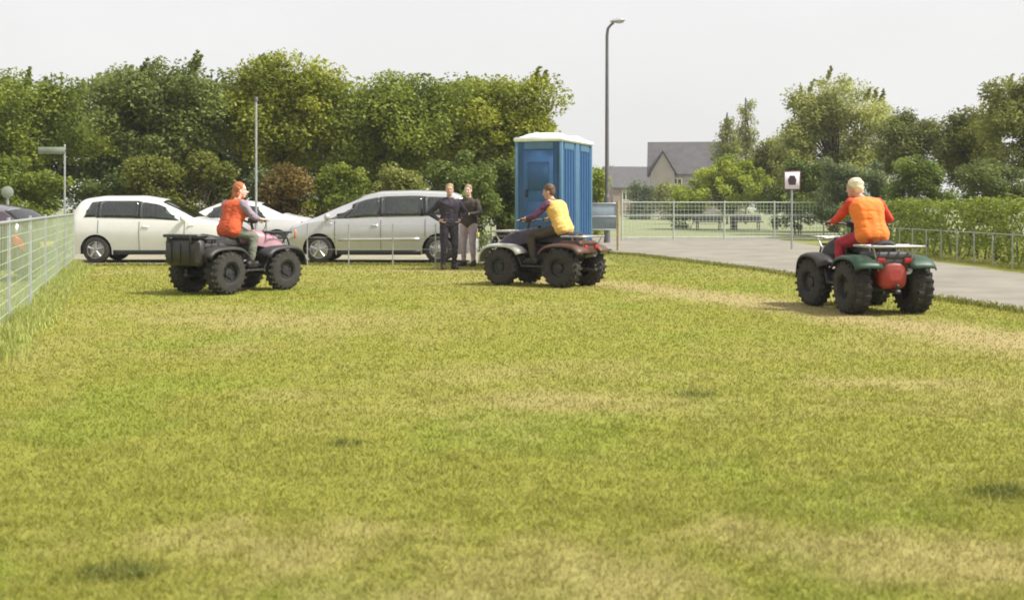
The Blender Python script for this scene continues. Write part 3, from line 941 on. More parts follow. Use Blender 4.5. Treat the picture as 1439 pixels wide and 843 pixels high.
def car(loc, rz, L, W, top, belt, wb, r, paint, label, side_windows, screen, rear, side_lines, plate=True, rim_m=M_ALLOY, sill=.19, group='parked cars', bump=None, rub=None):
    root = empty('parked_car', loc, rz, label, 'car', group)
    U, B = smooth_curve(top, .045), smooth_curve(belt, .05)
    xf, xr = wb
    ra = r + .055
    hl = L / 2
    def wid(x):
        a = np.clip((abs(x) / hl), 0, 1)
        return W / 2 * (1 - .05 * a ** 3 - .20 * np.clip((a - .86) / .14, 0, 1) ** 2)
    def zb(x):
        z = sill + .05 * np.clip((abs(x) / hl - .8) / .2, 0, 1)
        for c in (xf, xr):
            if abs(x - c) < ra: z = max(z, r + math.sqrt(ra * ra - (x - c) ** 2) - .01)
        return z
    def low(x, t):
        b0, b1 = zb(x), float(B(x))
        z = b0 + (b1 - b0) * t
        q = (z - sill) / max(.2, b1 - sill)
        y = wid(x) * (0.925 + 0.075 * math.sin(min(1, q * 1.45) * PI / 2) - .045 * max(0, (q - .62) / .38) ** 1.6)
        return Vector((x, y, z))
    def edge(x):
        u, b = float(U(x)), float(B(x))
        g = min(1, max(0, (u - b) / .42))
        return Vector((x, wid(x) * (.86 - .13 * g), u - (.015 + .05 * g))), g
    def up(x, t):
        p0 = low(x, 1.0); e, g = edge(x)
        p = p0.lerp(e, t)
        p.y += .035 * g * math.sin(PI * t) * .7
        return p
    def top_pt(x, q):
        e, g = edge(x)
        u = float(U(x))
        aq = abs(q)
        return Vector((x, e.y * q, e.z + (u - e.z) * (1 - aq ** 2.6)))
    st = sorted(set([round(v, 4) for v in np.linspace(-hl, hl, 76)] + [round(c + s * (ra + e), 4) for c in (xf, xr) for s in (-1, 1) for e in (-.002, .002)]
                    + [round(c + ra * math.cos(a), 4) for c in (xf, xr) for a in np.linspace(.15, PI - .15, 11)]))
    mb = MB()
    for s in (1, -1):
        rows = []
        for x in st:
            pts = [low(x, t) for t in (0, .08, .2, .35, .5, .62, .75, .88, .96, 1.0)] + [up(x, t) for t in (.12, .5, .86)] + [top_pt(x, q) for q in (1, .92, .8, .6, .4, .2, 0)]
            rows.append([Vector((p.x, p.y * s, p.z)) for p in pts])
        n_ = len(rows[0])
        base = [p for r_ in rows for p in r_]
        fs = []
        for i in range(len(rows) - 1):
            xm = (st[i] + st[i + 1]) / 2
            for k in range(n_ - 1):
                hole = False
                if k in (10, 11):
                    t = .31 if k == 10 else .68
                    for (x0b, x1b, x0t, x1t, tb, tt) in side_windows:
                        u = (t - tb) / (tt - tb)
                        if x0b + (x0t - x0b) * u + .02 < xm < x1b + (x1t - x1b) * u - .02: hole = True
                if k >= 14:
                    for xa, xb in (screen, rear):
                        if min(xa, xb) + .02 < xm < max(xa, xb) - .02: hole = True
                if not hole: fs.append((i * n_ + k, i * n_ + k + 1, (i + 1) * n_ + k + 1, (i + 1) * n_ + k))
        mb._add(base, fs)
    # closing panels at nose and tail
    for x in (-hl, hl):
        pts = [low(x, t) for t in (0, .35, .75, 1.0)] + [top_pt(x, q) for q in (1, .6, .2)]
        cx = x + (.035 if x > 0 else -.035)
        lft = pts; rgt = [Vector((p.x, -p.y, p.z)) for p in pts]
        mid = [Vector((cx, 0, p.z)) for p in pts]
        mb.grid([lft, [a.lerp(b, .5) + Vector(((.02 if x > 0 else -.02), 0, 0)) for a, b in zip(lft, mid)], mid,
                 [a.lerp(b, .5) + Vector(((.02 if x > 0 else -.02), 0, 0)) for a, b in zip(rgt, mid)], rgt])
    me = mb.mesh('body', None)
    import bmesh
    bm = bmesh.new(); bm.from_mesh(me)
    bmesh.ops.remove_doubles(bm, verts=bm.verts[:], dist=.0015)
    bmesh.ops.recalc_face_normals(bm, faces=bm.faces[:])
    bm.to_mesh(me); bm.free()
    me.polygons.foreach_set('use_smooth', [True] * len(me.polygons))
    me.set_sharp_from_angle(angle=R(38))
    body = link('body', me, root, paint)
    # dark underside and wheel housings
    ub = MB()
    ub.box((0, 0, sill + .09), (L * .90, W * .80, .16))
    ub.box(((xf + xr) / 2, 0, .38), (abs(xf - xr) - 2 * ra - .05, W * .84, .26))
    ub.box((xf, 0, .58), (2 * ra + .02, W * .5, .5)).box((xr, 0, .58), (2 * ra + .02, W * .5, .5))
    ub.build('underbody', M_SEAM, root, None)
    cab = mat('car seat fabric', (0.045, 0.044, 0.046), .9, var=.25)
    fr_ = 1 if screen[0] > 0 else -1
    ms = (screen[0] + screen[1]) / 2
    for xs_, ys_ in ((ms - .75, .36), (ms - .75, -.36), (ms - 1.55, .42), (ms - 1.55, 0), (ms - 1.55, -.42)):
        if xs_ < -hl + .55: continue
        hb_ = float(B(xs_))
        sm_ = MB()
        sm_.box((xs_ + .16, ys_, hb_ - .42), (.48, .44, .14), None, .05)
        sm_.box((xs_ - .14, ys_, hb_ - .12), (.13, .44, .60), (0, -.22, 0), .05)
        sm_.box((xs_ - .22, ys_, hb_ + .25), (.09, .24, .17), (0, -.15, 0), .035)
        sm_.build('car_seat', cab, root, 50)
    MB().box((screen[0] - .12, 0, float(B(screen[0])) - .10), (.40, W * .74, .20), None, .05).build('dashboard', cab, root, 50)
    sw = MB()
    sw.tube([(ms - .22 + .05 * math.sin(2 * PI * k / 16), -.36 + .17 * math.cos(2 * PI * k / 16), float(B(ms)) - .03 + .17 * math.sin(2 * PI * k / 16)) for k in range(16)], .014, 6, closed=True)
    sw.build('steering_wheel', cab, root, 50)
    def patch(name, fn, u, v, m, par, off=.004, sides=(1, -1), nu=8, nv=5):
        """sheet laid on the body surface; fn(a,b) -> point on the left side; u, v run 0..1"""
        for s in sides:
            rows = []
            for i in range(nu + 1):
                row = []
                for j in range(nv + 1):
                    p = fn(i / nu, j / nv)
                    e = 1e-3
                    n = (fn(min(1, i / nu + e), j / nv) - fn(max(0, i / nu - e), j / nv)).cross(fn(i / nu, min(1, j / nv + e)) - fn(i / nu, max(0, j / nv - e)))
                    n = n.normalized() if n.length > 0 else Vector((0, 1, 0))
                    ref = Vector((p.x * .3, p.y, max(0, p.z - .6) + .05))
                    if n.dot(ref) < 0: n = -n
                    p = p + n * off
                    row.append(Vector((p.x, p.y * s, p.z)))
                rows.append(row)
            g = MB().grid(rows)
            o = g.build(name, m, par, 60)
            thicken(o, .006, 0)
    for (x0b, x1b, x0t, x1t, tb, tt) in side_windows:
        def fn(a, b, q=(x0b, x1b, x0t, x1t, tb, tt)):
            t = q[4] + (q[5] - q[4]) * b
            x = (q[0] + (q[1] - q[0]) * a) * (1 - b) + (q[2] + (q[3] - q[2]) * a) * b
            return up(x, t)
        patch('side_window', fn, None, None, M_GLASS, body)
    for wa, wb_ in zip(side_windows, side_windows[1:]):
        if wb_[0] - wa[1] < .12:
            def fn(a, b, p=wa[1] + .004, q=wb_[0] - .004, p2=wa[3] + .004, q2=wb_[2] - .004):
                return up((p + (q - p) * a) * (1 - b) + (p2 + (q2 - p2) * a) * b, .10 + .76 * b)
            patch('pillar_trim', fn, None, None, M_BLACK, body, nu=1, nv=5)
    for nm, (xa, xb) in (('windscreen', screen), ('rear_window', rear)):
        def fn(a, b, xa=xa, xb=xb):
            return top_pt(xa + (xb - xa) * a, -.93 + 1.86 * b)
        patch(nm, fn, None, None, M_GLASS, body, sides=(1,), nu=8, nv=12)
    for i, x in enumerate(side_lines):
        patch('door_seam', lambda a, b, x=x: low(x - .004 + .008 * a, .10 + .88 * b), None, None, M_SEAM, body, off=.003, nu=1, nv=10)
    for x in side_lines[1:]:
        patch('door_handle', lambda a, b, x=x: low(x + (.06 if xf > 0 else .06) + .16 * a, .80 + .05 * b), None, None, M_BLACK if bump else paint, body, off=.014, nu=3, nv=2)
    patch('side_skirt', lambda a, b: low(xr + ra + .03 + (xf - xr - 2 * ra - .06) * a, .0 + .13 * b), None, None, M_BLACK, body, off=.005, nu=10, nv=2)
    if rub:
        patch('rubbing_strip', lambda a, b: low(xr + ra + .06 + (xf - xr - 2 * ra - .12) * a, .40 + .07 * b), None, None, M_BLACK if rub == 'b' else paint, body, off=.010, nu=10, nv=2)
    # lamps
    patch('headlight', lambda a, b: low(hl * (.86 + .125 * a), .60 + (.30 - .08 * a) * b), None, None, M_LAMP, body, off=.006, nu=4, nv=3)
    patch('indicator', lambda a, b: low(hl * (.86 + .02 * a), .60 + .28 * b), None, None, M_AMBER, body, off=.008, nu=1, nv=3)
    patch('tail_light', lambda a, b: low(-hl * (.985 - .075 * a), .62 + .34 * b), None, None, M_RED, body, off=.006, nu=3, nv=3)
    # bumpers in body colour with a dark strip, plates
    for s, nm in ((1, 'front_bumper'), (-1, 'rear_bumper')):
        rows = []
        for k in range(15):
            q = -1 + 2 * k / 14
            x = s * (hl * (1.0 - .12 * abs(q) ** 4) + .03)
            y = q * wid(hl * .96) * 1.0
            rows.append([(x, y, .30), (x + s * .02, y, .36), (x + s * .02, y, .50), (x, y, .54)])
        o = MB().grid(rows).build(nm, M_BLACK if bump else paint, body, 50)
        thicken(o, .03, 0)
        MB().box((s * (hl + .062), 0, .43 if s > 0 else .62), (.012, .52, .11), bev=.003).build('number_plate', M_WHITEPL if s > 0 else mat('yellow plate', (.62, .50, .06), .5), body, 40)
    MB().box((hl + .02, 0, .60), (.05, W * .5, .10), bev=.01).build('grille', M_BLACK, body, 40)
    for s in (1, -1):
        xm = screen[0] - .18 * (1 if screen[0] > screen[1] else -1)
        p = up(xm, .05)
        m = MB()
        m.box((xm, s * (p.y + .12), p.z + .07), (.11, .19, .14), (0, 0, 0), .035)
        m.box((xm + .01, s * (p.y + .02), p.z + .03), (.06, .10, .05), None, .01)
        m.build('wing_mirror', M_BLACK if bump else paint, body, 50)
        make_wheel(root, (xf, s * (W / 2 - .115), r), r, .20, s, rim_m)
        make_wheel(root, (xr, s * (W / 2 - .115), r), r, .20, s, rim_m)
    return root

M_PWHITE = mat('white car paint', (0.74, 0.74, 0.71), 0.28, var=.03, coat=.6)
M_PSILV = mat('silver car paint', (0.50, 0.50, 0.505), 0.33, metal=.3, var=.04, coat=.6)
M_PDARK = mat('dark plum car paint', (0.055, 0.04, 0.055), 0.25, var=.1, coat=.7)
M_PWHITE2 = mat('off white car paint', (0.68, 0.68, 0.67), 0.3, var=.03, coat=.5)

# white hatchback, tail to the left
cY = 26.6
car((px(108, cY) + 1.95, cY, .016), R(1), 3.85, 1.68,
    [(-1.93, .60), (-1.90, .98), (-1.80, 1.20), (-1.62, 1.47), (-1.2, 1.53), (-.3, 1.535), (.15, 1.46), (.55, 1.27), (.98, 1.02), (1.35, .96), (1.7, .86), (1.85, .74), (1.93, .56)],
    [(-1.93, .56), (-1.86, .94), (-1.4, .98), (0, .95), (.9, .93), (1.4, .89), (1.72, .79), (1.86, .67), (1.93, .52)],
    (1.20, -1.22), .30, M_PWHITE, 'small white hatchback parked nearest the mesh fence',
    [(-1.50, -1.22, -1.36, -1.20, .14, .84), (-1.14, -.28, -1.12, -.28, .10, .88), (-.20, .66, -.20, .30, .10, .84)],
    (.95, .22), (-1.84, -1.58), [-1.17, -.24, .78])
# silver people carrier, nose to the left
cY = 26.5
car((px(408, cY) + 2.16, cY, .016), R(180 - 1), 4.32, 1.76,
    [(-2.16, .62), (-2.13, 1.0), (-2.05, 1.22), (-1.92, 1.52), (-1.6, 1.63), (-.8, 1.66), (.0, 1.64), (.35, 1.56), (.9, 1.32), (1.42, 1.06), (1.75, .95), (2.02, .83), (2.12, .70), (2.16, .55)],
    [(-2.16, .58), (-2.08, 1.0), (-1.5, 1.02), (0, .99), (1.1, .97), (1.6, .91), (1.98, .78), (2.10, .65), (2.16, .51)],
    (1.34, -1.36), .315, M_PSILV, 'silver people carrier parked behind the standing people',
    [(-1.88, -1.12, -1.68, -1.10, .12, .84), (-1.02, -.10, -1.0, -.10, .09, .88), (-.02, .74, -.02, .46, .09, .84), (.80, 1.16, .55, .68, .10, .60)],
    (1.32, .42), (-2.08, -1.86), [-1.06, -.06, .98], rub='c')
# white saloon behind, nose to the left
cY = 32.0
car((px(440, cY) - 2.15, cY, .03), R(180), 4.3, 1.70,
    [(-2.15, .62), (-2.10, .93), (-1.75, 1.00), (-1.45, 1.06), (-.85, 1.36), (-.3, 1.44), (.25, 1.42), (.65, 1.28), (1.1, 1.02), (1.5, .92), (1.95, .80), (2.10, .66), (2.15, .52)],
    [(-2.15, .58), (-2.08, .88), (-1.5, .92), (0, .92), (1.0, .90), (1.5, .86), (1.95, .75), (2.10, .62), (2.15, .48)],
    (1.25, -1.30), .30, M_PWHITE2, 'low white saloon parked further back between the hatchback and the people carrier',
    [(-1.00, -.15, -.72, -.15, .10, .86), (-.07, .74, -.07, .42, .10, .84)], (1.05, .48), (-1.42, -.82), [-1.02, -.11, .86])
# dark car beyond the mesh fence, tail to the right
cY = 20.5
def low_car(p): return [(x, z * .885) for x, z in p]
car((px(68, cY) - 1.95, cY, 0), R(176), 3.85, 1.68,
    low_car([(-1.93, .60), (-1.90, 1.0), (-1.80, 1.16), (-1.52, 1.43), (-1.1, 1.52), (-.3, 1.535), (.15, 1.46), (.55, 1.27), (.98, 1.02), (1.35, .96), (1.7, .86), (1.85, .74), (1.93, .56)]),
    low_car([(-1.93, .56), (-1.86, .94), (-1.4, .98), (0, .95), (.9, .93), (1.4, .89), (1.72, .79), (1.86, .67), (1.93, .52)]),
    (1.20, -1.22), .30, M_PDARK, 'dark plum car beyond the mesh fence at the left edge',
    [(-1.50, -1.22, -1.30, -1.20, .14, .80), (-1.14, -.28, -1.12, -.28, .10, .88), (-.20, .66, -.20, .30, .10, .84)],
    (.95, .22), (-1.84, -1.50), [-1.17, -.24, .78])

# ------------------------------------------------------------------ quad bikes
def atv_wheel(parent, c, r, w, side, rim_m, steer=0.0):
    wh = empty('wheel', c, steer); wh.parent = parent
    h = w / 2
    t = MB()
    t.lathe([(r * .46, -h * .80), (r * .52, -h * .96), (r * .70, -h), (r * .86, -h * .92), (r * .945, -h * .66), (r * .96, 0), (r * .945, h * .66), (r * .86, h * .92), (r * .70, h), (r * .52, h * .96), (r * .46, h * .80), (r * .46, -h * .80)], 'Y', 30)
    n = 20
    for k in range(n):
        for s in (-1, 1):
            a = 2 * PI * (k + (.5 if s > 0 else 0)) / n
            cx, cz = math.cos(a) * r * .965, math.sin(a) * r * .965
            t.box((cx, s * h * .36, cz), (r * .09, h * .62, r * .11), (0, -a, s * .35), 0)
            a2 = a + .04
            t.box((math.cos(a2) * r * .88, s * h * .88, math.sin(a2) * r * .88), (r * .16, h * .16, r * .10), (0, -a2, s * .5), 0)
    t.build('tyre', M_TYRE, wh, 30)
    q = MB()
    s = side
    q.lathe([(r * .47, -h * .75), (r * .47, s * h * .82), (r * .44, s * h * .84), (r * .40, s * h * .45), (r * .22, s * h * .40), (r * .20, s * h * .62), (0.001, s * h * .66)], 'Y', 24)
    for k in range(6):
        a = 2 * PI * k / 6
        q.box((math.cos(a) * r * .31, s * h * .46, math.sin(a) * r * .31), (r * .16, h * .12, r * .10), (0, -a, 0), .004)
    q.build('rim', rim_m, wh, 35)
    return wh

def fender(parent, name, cx, yc, zc, rad, a0, a1, w, m, side, flare=.05):
    """curved mudguard over one wheel with a turned-down outer lip"""
    rows = []
    for k in range(15):
        a = a0 + (a1 - a0) * k / 14
        ca, sa = math.cos(a), math.sin(a)
        q4 = (abs(ca) ** 3.2 + abs(sa) ** 3.2) ** (-1 / 3.2)      # squarer than a circle
        ca, sa = ca * q4, sa * q4 * .93
        row = []
        for j, (dy, dr) in enumerate(((-.5, .01), (-.3, .02), (0, .025), (.3, .02), (.46, .0), (.5, -.03))):
            rr = rad + dr + flare * max(0, 1 - abs(k - 7) / 9) * .3
            row.append((cx + ca * rr * 1.12, yc + side * dy * w, zc + sa * rr))
        rows.append(row)
    o = MB().grid(rows).build(name, m, parent, 50)
    thicken(o, .012, 0)
    return o

def quad(loc, heading, label, body_m, fend_m, rear_m, rack_m, seat_m, extras=(), steer=0.0, rim_m=M_DKMET, belly_m=None, tail_m=None):
    rz = math.atan2(heading[1], heading[0])
    root = empty('quad_bike', loc, rz, label, 'quad bike', 'quad bikes being ridden on the grass')
    wb, tr, rf, rr = 1.17, .80, .315, .325
    xf, xr = wb / 2, -wb / 2
    for s in (1, -1):
        atv_wheel(root, (xf, s * (tr / 2 + .01), rf), rf, .20, s, rim_m, steer)
        atv_wheel(root, (xr, s * (tr / 2 - .01), rr), rr, .27, s, rim_m)
    # tubular frame
    f = MB()
    for s in (1, -1):
        f.tube([(.78, s * .14, .38), (.55, s * .16, .27), (0, s * .17, .25), (-.55, s * .16, .30), (-.72, s * .15, .52), (-.30, s * .14, .64), (.20, s * .12, .70), (.58, s * .12, .62), (.78, s * .14, .38)], .020, 7)
    for x, z in ((.5, .27), (0, .25), (-.5, .29), (.2, .69), (-.4, .62)): f.tube([(x, -.16, z), (x, .16, z)], .018, 6)
    f.tube([(xr, -.36, rr), (xr, .36, rr)], .032, 8)
    f.build('frame', M_DKMET, root, 50)
    for s in (1, -1):
        a = MB()
        a.tube([(xf - .2, s * .15, .28), (xf, s * .36, rf - .02)], .016, 6).tube([(xf + .12, s * .15, .28), (xf, s * .36, rf - .02)], .016, 6)
        a.tube([(xf - .1, s * .15, .42), (xf, s * .36, rf + .07)], .014, 6)
        a.build('suspension_arm', M_DKMET, root)
        for x, zt in ((xf - .03, .66), (xr + .05, .66)):
            sh = MB()
            yb = s * .31 if x > 0 else s * .24
            p0, p1 = Vector((x, yb, .33)), Vector((x - .03, s * .19, zt))
            sh.cyl(p0, p1, .018, n=8)
            d = p1 - p0
            for k in range(9):
                q = p0 + d * (.18 + .07 * k)
                sh.cyl(q, q + d * .032, .038, n=10)
            sh.build('shock_absorber', M_DKMET, root)
    e = MB()
    e.box((-.02, 0, .42), (.42, .30, .26), None, .04)
    e.box((.06, 0, .60), (.18, .20, .16), (0, -.25, 0), .03)
    for k in range(6): e.box((.06, 0, .54 + .03 * k), (.24, .25, .010), (0, -.25, 0), 0)
    e.cyl((-.08, -.20, .40), (-.08, .20, .40), .11, n=16)
    e.build('engine', M_DKMET, root, 35)
    ex = MB()
    ex.tube([(.12, -.14, .55), (.02, -.22, .48), (-.25, -.22, .46), (-.5, -.20, .50)], .02, 7)
    ex.cyl((-.48, -.20, .50), (-.86, -.19, .55), .062, .058, 12).cyl((-.86, -.19, .55), (-.90, -.19, .555), .025, n=8)
    ex.build('exhaust', M_ALLOY, root, 40)
    # bodywork
    n = MB()
    rows = []
    for x, hw, zt, zb_ in ((.14, .15, .93, .70), (.26, .19, .955, .70), (.42, .27, .93, .66), (.60, .29, .88, .60), (.74, .26, .80, .54), (.84, .19, .70, .50), (.87, .12, .62, .50)):
        row = []
        for k in range(13):
            t = PI * k / 12
            row.append((x, hw * math.cos(t), zb_ + (zt - zb_) * min(1, math.sin(t) ** .45)))
        rows.append(row)
    n.grid(rows)
    n._add([rows[0][k] for k in range(13)], [tuple(range(13))])
    n._add([rows[-1][k] for k in range(13)], [tuple(range(13))])
    nose = n.build('front_body', body_m, root, 45)
    for s in (1, -1):
        MB().ball((.80, s * .13, .705), (.05, .065, .045)).build('headlight', M_LAMP, nose, 60)
        fender(root, 'front_fender', xf, s * (tr / 2 - .04), rf, .372, R(10), R(146), .30, fend_m, s)
        fender(root, 'rear_fender', xr, s * (tr / 2 - .06), rr, .380, R(34), R(144), .33, rear_m, s)
        fw = MB()
        fw.box((-.02, s * .29, .335), (.50, .22, .03), None, .01)
        for k in range(5): fw.box((-.2 + .09 * k, s * .29, .358), (.03, .18, .018), None, 0)
        fw.box((.24, s * .29, .42), (.03, .22, .18), (0, .5, 0), .01)
        fw.build('footwell', M_BLACK, root, 35)
    # rear body between the mudguards
    rb = MB()
    rb.box((-.66, 0, .70), (.46, .52, .12), None, .04).box((-.86, 0, .64), (.07, .50, .16), (0, .2, 0), .02)
    tail = rb.build('tail_panel', tail_m or rear_m, root, 35)
    for s in (1, -1): MB().box((-.91, s * .17, .66), (.025, .10, .06), None, .008).build('tail_light', M_RED, tail, 35)
    tk = MB()
    tk.capsule((.16, 0, .84), (-.10, 0, .80), .13, .12, 14)
    tk.cyl((.10, 0, .96), (.10, 0, 1.0), .035, n=10)
    tk.build('fuel_tank', body_m, root, 60)
    # seat
    st = MB()
    rows = []
    for x, hw, zt in ((.02, .10, .84), (-.06, .125, .865), (-.20, .145, .855), (-.38, .155, .855), (-.55, .155, .885), (-.66, .14, .90), (-.70, .11, .87)):
        rows.append([(x, hw * math.cos(PI * k / 10), zt - .13 + .13 * min(1, math.sin(PI * k / 10) ** .4)) for k in range(11)])
    st.grid(rows); st._add(rows[0], [tuple(range(11))]); st._add(rows[-1], [tuple(range(11))])
    st.build('seat', seat_m, root, 50)
    # steering
    hb = MB()
    hb.tube([(.20, -.40, 1.085), (.235, -.33, 1.095), (.29, -.14, 1.09), (.30, 0, 1.04), (.29, .14, 1.09), (.235, .33, 1.095), (.20, .40, 1.085)], .013, 8)
    hb.tube([(.38, 0, .78), (.30, 0, 1.04)], .022, 8)
    bar = hb.build('handlebar', M_DKMET, root, 50)
    MB().box((.33, 0, 1.09), (.12, .16, .08), (0, .3, 0), .025).build('instrument_pod', M_BLACK, bar, 40)
    for s in (1, -1):
        MB().cyl((.200, s * .405, 1.085), (.228, s * .30, 1.0945), .019, n=10).build('grip', M_BLACK, bar, 50)
        MB().tube([(.27, s * .26, 1.10), (.31, s * .30, 1.09), (.29, s * .40, 1.08)], .007, 6).build('brake_lever', M_STEEL, bar, 50)
    for s in (1, -1):
        MB().tube([(.27, s * .24, 1.09), (.40, s * .22, 1.06), (.46, s * .14, .98), (.44, s * .08, .90), (.36, s * .06, .82)], .006, 6).build('cable', M_BLACK, bar, 60)
    # racks
    def rack(x0, x1, hw, z, name):
        k = MB()
        k.tube([(x0, -hw, z), (x1, -hw, z), (x1 + (.04 if x1 > x0 else -.04), -hw * .8, z), (x1 + (.04 if x1 > x0 else -.04), hw * .8, z), (x1, hw, z), (x0, hw, z)], .015, 8, closed=True)
        for i in range(5):
            yy = -hw + 2 * hw * (i + 1) / 6
            k.tube([(x0, yy, z), (x1, yy, z)], .011, 6)
        for xx in (x0 + (x1 - x0) * .35, x0 + (x1 - x0) * .75): k.tube([(xx, -hw, z - .004), (xx, hw, z - .004)], .011, 6)
        for s in (1, -1):
            k.tube([(x0 + (x1 - x0) * .3, s * hw * .6, z), (x0 + (x1 - x0) * .3, s * .17, z - .22)], .012, 6)
            k.tube([(x1, s * hw * .8, z), (x1 - (x1 - x0) * .3, s * .16, z - .30)], .012, 6)
        k.build(name, rack_m, root, 50)
    rack(.40, .84, .34, .90, 'front_rack')
    rack(-.56, -.94, .36, .83, 'rear_rack')
    bp = MB()
    bp.tube([(.74, -.20, .40), (.92, -.20, .44), (.98, -.18, .60), (.90, -.18, .80), (.90, .18, .80), (.98, .18, .60), (.92, .20, .44), (.74, .20, .40)], .017, 8)
    bp.tube([(.96, -.18, .55), (.96, .18, .55)], .013, 6)
    bp.build('front_bumper', M_DKMET, root, 50)
    tb = MB()
    tb.box((-.86, 0, .29), (.30, .07, .045), None, .01).cyl((-.98, 0, .31), (-.98, 0, .345), .016, n=8).ball((-.98, 0, .36), .025)
    tb.build('tow_bar', M_DKMET, root, 40)
    if belly_m:
        g = MB()
        rows = []
        for x, hw, z0, z1 in ((-.70, .17, .34, .66), (-.80, .175, .31, .665), (-.88, .165, .32, .65), (-.925, .125, .37, .60), (-.935, .07, .43, .55)):
            zc, hh = (z0 + z1) / 2, (z1 - z0) / 2
            row = []
            for k in range(17):
                t = 2 * PI * k / 16
                c_, s_ = math.cos(t), math.sin(t)
                row.append((x, hw * math.copysign(abs(c_) ** .6, c_), zc + hh * math.copysign(abs(s_) ** .6, s_)))
            rows.append(row)
        g.grid(rows)
        g._add(rows[-1][:16], [tuple(range(16))]); g._add(rows[0][:16], [tuple(range(16))])
        for k in (-.06, 0, .06): g.box((-.915, 0, .49 + k), (.03, .17, .014), None, 0)
        g.build('rear_cover', belly_m, root, 45)
    return root, rz

Q_BLACK = mat('quad black bodywork', (0.014, 0.014, 0.015), 0.5, col2=(0.036, 0.033, 0.028), scale=5, bump=.05)
Q_GREEN = mat('quad green bodywork', (0.006, 0.052, 0.026), 0.5, col2=(0.028, 0.062, 0.034), scale=5, bump=.04)
Q_RED = mat('quad red paint', (0.40, 0.028, 0.026), 0.5, col2=(0.33, 0.06, 0.045), scale=7, bump=.04)
Q_MAROON = mat('quad maroon bodywork', (0.060, 0.022, 0.014), 0.5, col2=(0.12, 0.06, 0.038), scale=5, bump=.04)
Q_PLUM = mat('quad dark plum bodywork', (0.04, 0.03, 0.05), 0.4, var=.25)
Q_GREYW = mat('quad pale grey bodywork', (0.42, 0.42, 0.38), 0.45, var=.1)
Q_PINK = mat('quad dusty pink bodywork', (0.40, 0.22, 0.26), 0.45, var=.12)
Q_NAVY = mat('quad dark navy bodywork', (0.016, 0.016, 0.024), 0.5, col2=(0.042, 0.040, 0.038), scale=5, bump=.04)
Q_SEAT = mat('quad vinyl seat', (0.022, 0.021, 0.021), 0.6, var=.2, bump=.1)

# left quad: heads right and away, black cargo box on its tail
Y1 = 17.2
h1 = Vector((.56, .83)).normalized()
p1 = Vector((px(333, Y1 + .45), Y1 + .45, 0)); p1.z = gz(p1)
quad1, rz1 = quad(p1, h1, 'dark quad bike with a black cargo box ridden by the red haired rider', Q_PINK, Q_NAVY, Q_BLACK, M_DKMET, Q_SEAT, steer=-.1)
# centre quad: heads left and away
Y2 = 19.0
h2 = Vector((-.82, .57)).normalized()
p2 = Vector((px(765, Y2), Y2, 0)); p2.z = gz(p2)
quad2, rz2 = quad(p2, h2, 'maroon and dark quad bike with a pale front ridden past the blue cabin', Q_PLUM, Q_GREYW, Q_MAROON, M_STEEL, Q_SEAT, steer=.05)
# right quad: heads away and left
Y3 = 13.95
h3 = Vector((-.12, .99)).normalized()
p3 = Vector((px(1212, Y3 + .60), Y3 + .60, 0)); p3.z = gz(p3)
quad3, rz3 = quad(p3, h3, 'green quad bike with a red rear cover on the right', Q_BLACK, Q_BLACK, Q_GREEN, M_STEEL, Q_SEAT, steer=.2, belly_m=Q_RED, tail_m=Q_BLACK)

def cargo_box(q):
    b = empty('cargo_box', (q.location.x, q.location.y, q.location.z), q.rotation_euler.z, 'black plastic cargo box on the rear rack of the left quad bike', 'box')
    m = MB()
    m.box((-.80, 0, 1.0), (.44, .88, .19), None, .05)
    m.build('tub', Q_BLACK, b, 40)
    m = MB(); m.box((-.80, 0, 1.115), (.47, .91, .05), None, .02); m.build('lid', M_BLACK, b, 40)
    for s in (-.25, .25): MB().box((-1.03, s, 1.07), (.03, .06, .09), None, .008).build('latch', M_DKMET, b, 40)
    return b
def cargo_box(q):
    b = empty('cargo_box', tuple(q.location), q.rotation_euler.z, 'black plastic cargo box hung on the tail of the left quad bike', 'box')
    MB().box((-1.01, 0, .64), (.18, .74, .40), None, .05).build('tub', Q_BLACK, b, 40)
    MB().box((-1.01, 0, .875), (.21, .77, .045), None, .015).build('lid', M_BLACK, b, 40)
    for s in (-.25, .25): MB().box((-1.115, s, .83), (.02, .06, .10), None, .006).build('latch', M_DKMET, b, 40)
    for s in (-.2, 0, .2): MB().box((-1.105, s, .62), (.016, .03, .30), None, .004).build('rib', M_BLACK, b, 40)
    return b
cargo_box(quad1)

# ------------------------------------------------------------------ people
def fuse(mb, voxel=.011, smooth=3, wrinkle=0.0, seed=0):
    """weld overlapping shells into one continuous skin"""
    me = mb.mesh('tmp', None)
    o = bpy.data.objects.new('tmp', me); COL.objects.link(o)
    r = o.modifiers.new('r', 'REMESH'); r.mode = 'VOXEL'; r.voxel_size = voxel
    s = o.modifiers.new('s', 'SMOOTH'); s.iterations = smooth; s.factor = .5
    dg = bpy.context.evaluated_depsgraph_get()
    out = bpy.data.meshes.new_from_object(o.evaluated_get(dg))
    bpy.data.objects.remove(o)
    if wrinkle:
        n = len(out.vertices)
        co = np.empty(n * 3, np.float32); out.vertices.foreach_get('co', co); co = co.reshape(-1, 3).astype(float)
        nr = np.empty(n * 3, np.float32); out.vertices.foreach_get('normal', nr); nr = nr.reshape(-1, 3)
        x, y, z = co.T
        w = fbm(x * 8 + y * 5 + seed, z * 15 + y * 4, 61, 2) - .5
        w2 = .5 - np.abs(fbm(x * 6 - y * 9 + seed + 5, z * 19 + x * 7, 71, 2) - .5) * 4
        co = co + nr * (wrinkle * (w * 1.6 + w2 * .6))[:, None]
        out.vertices.foreach_set('co', co.astype(np.float32).ravel())
        out.update()
    out.polygons.foreach_set('use_smooth', [True] * len(out.polygons))
    return out

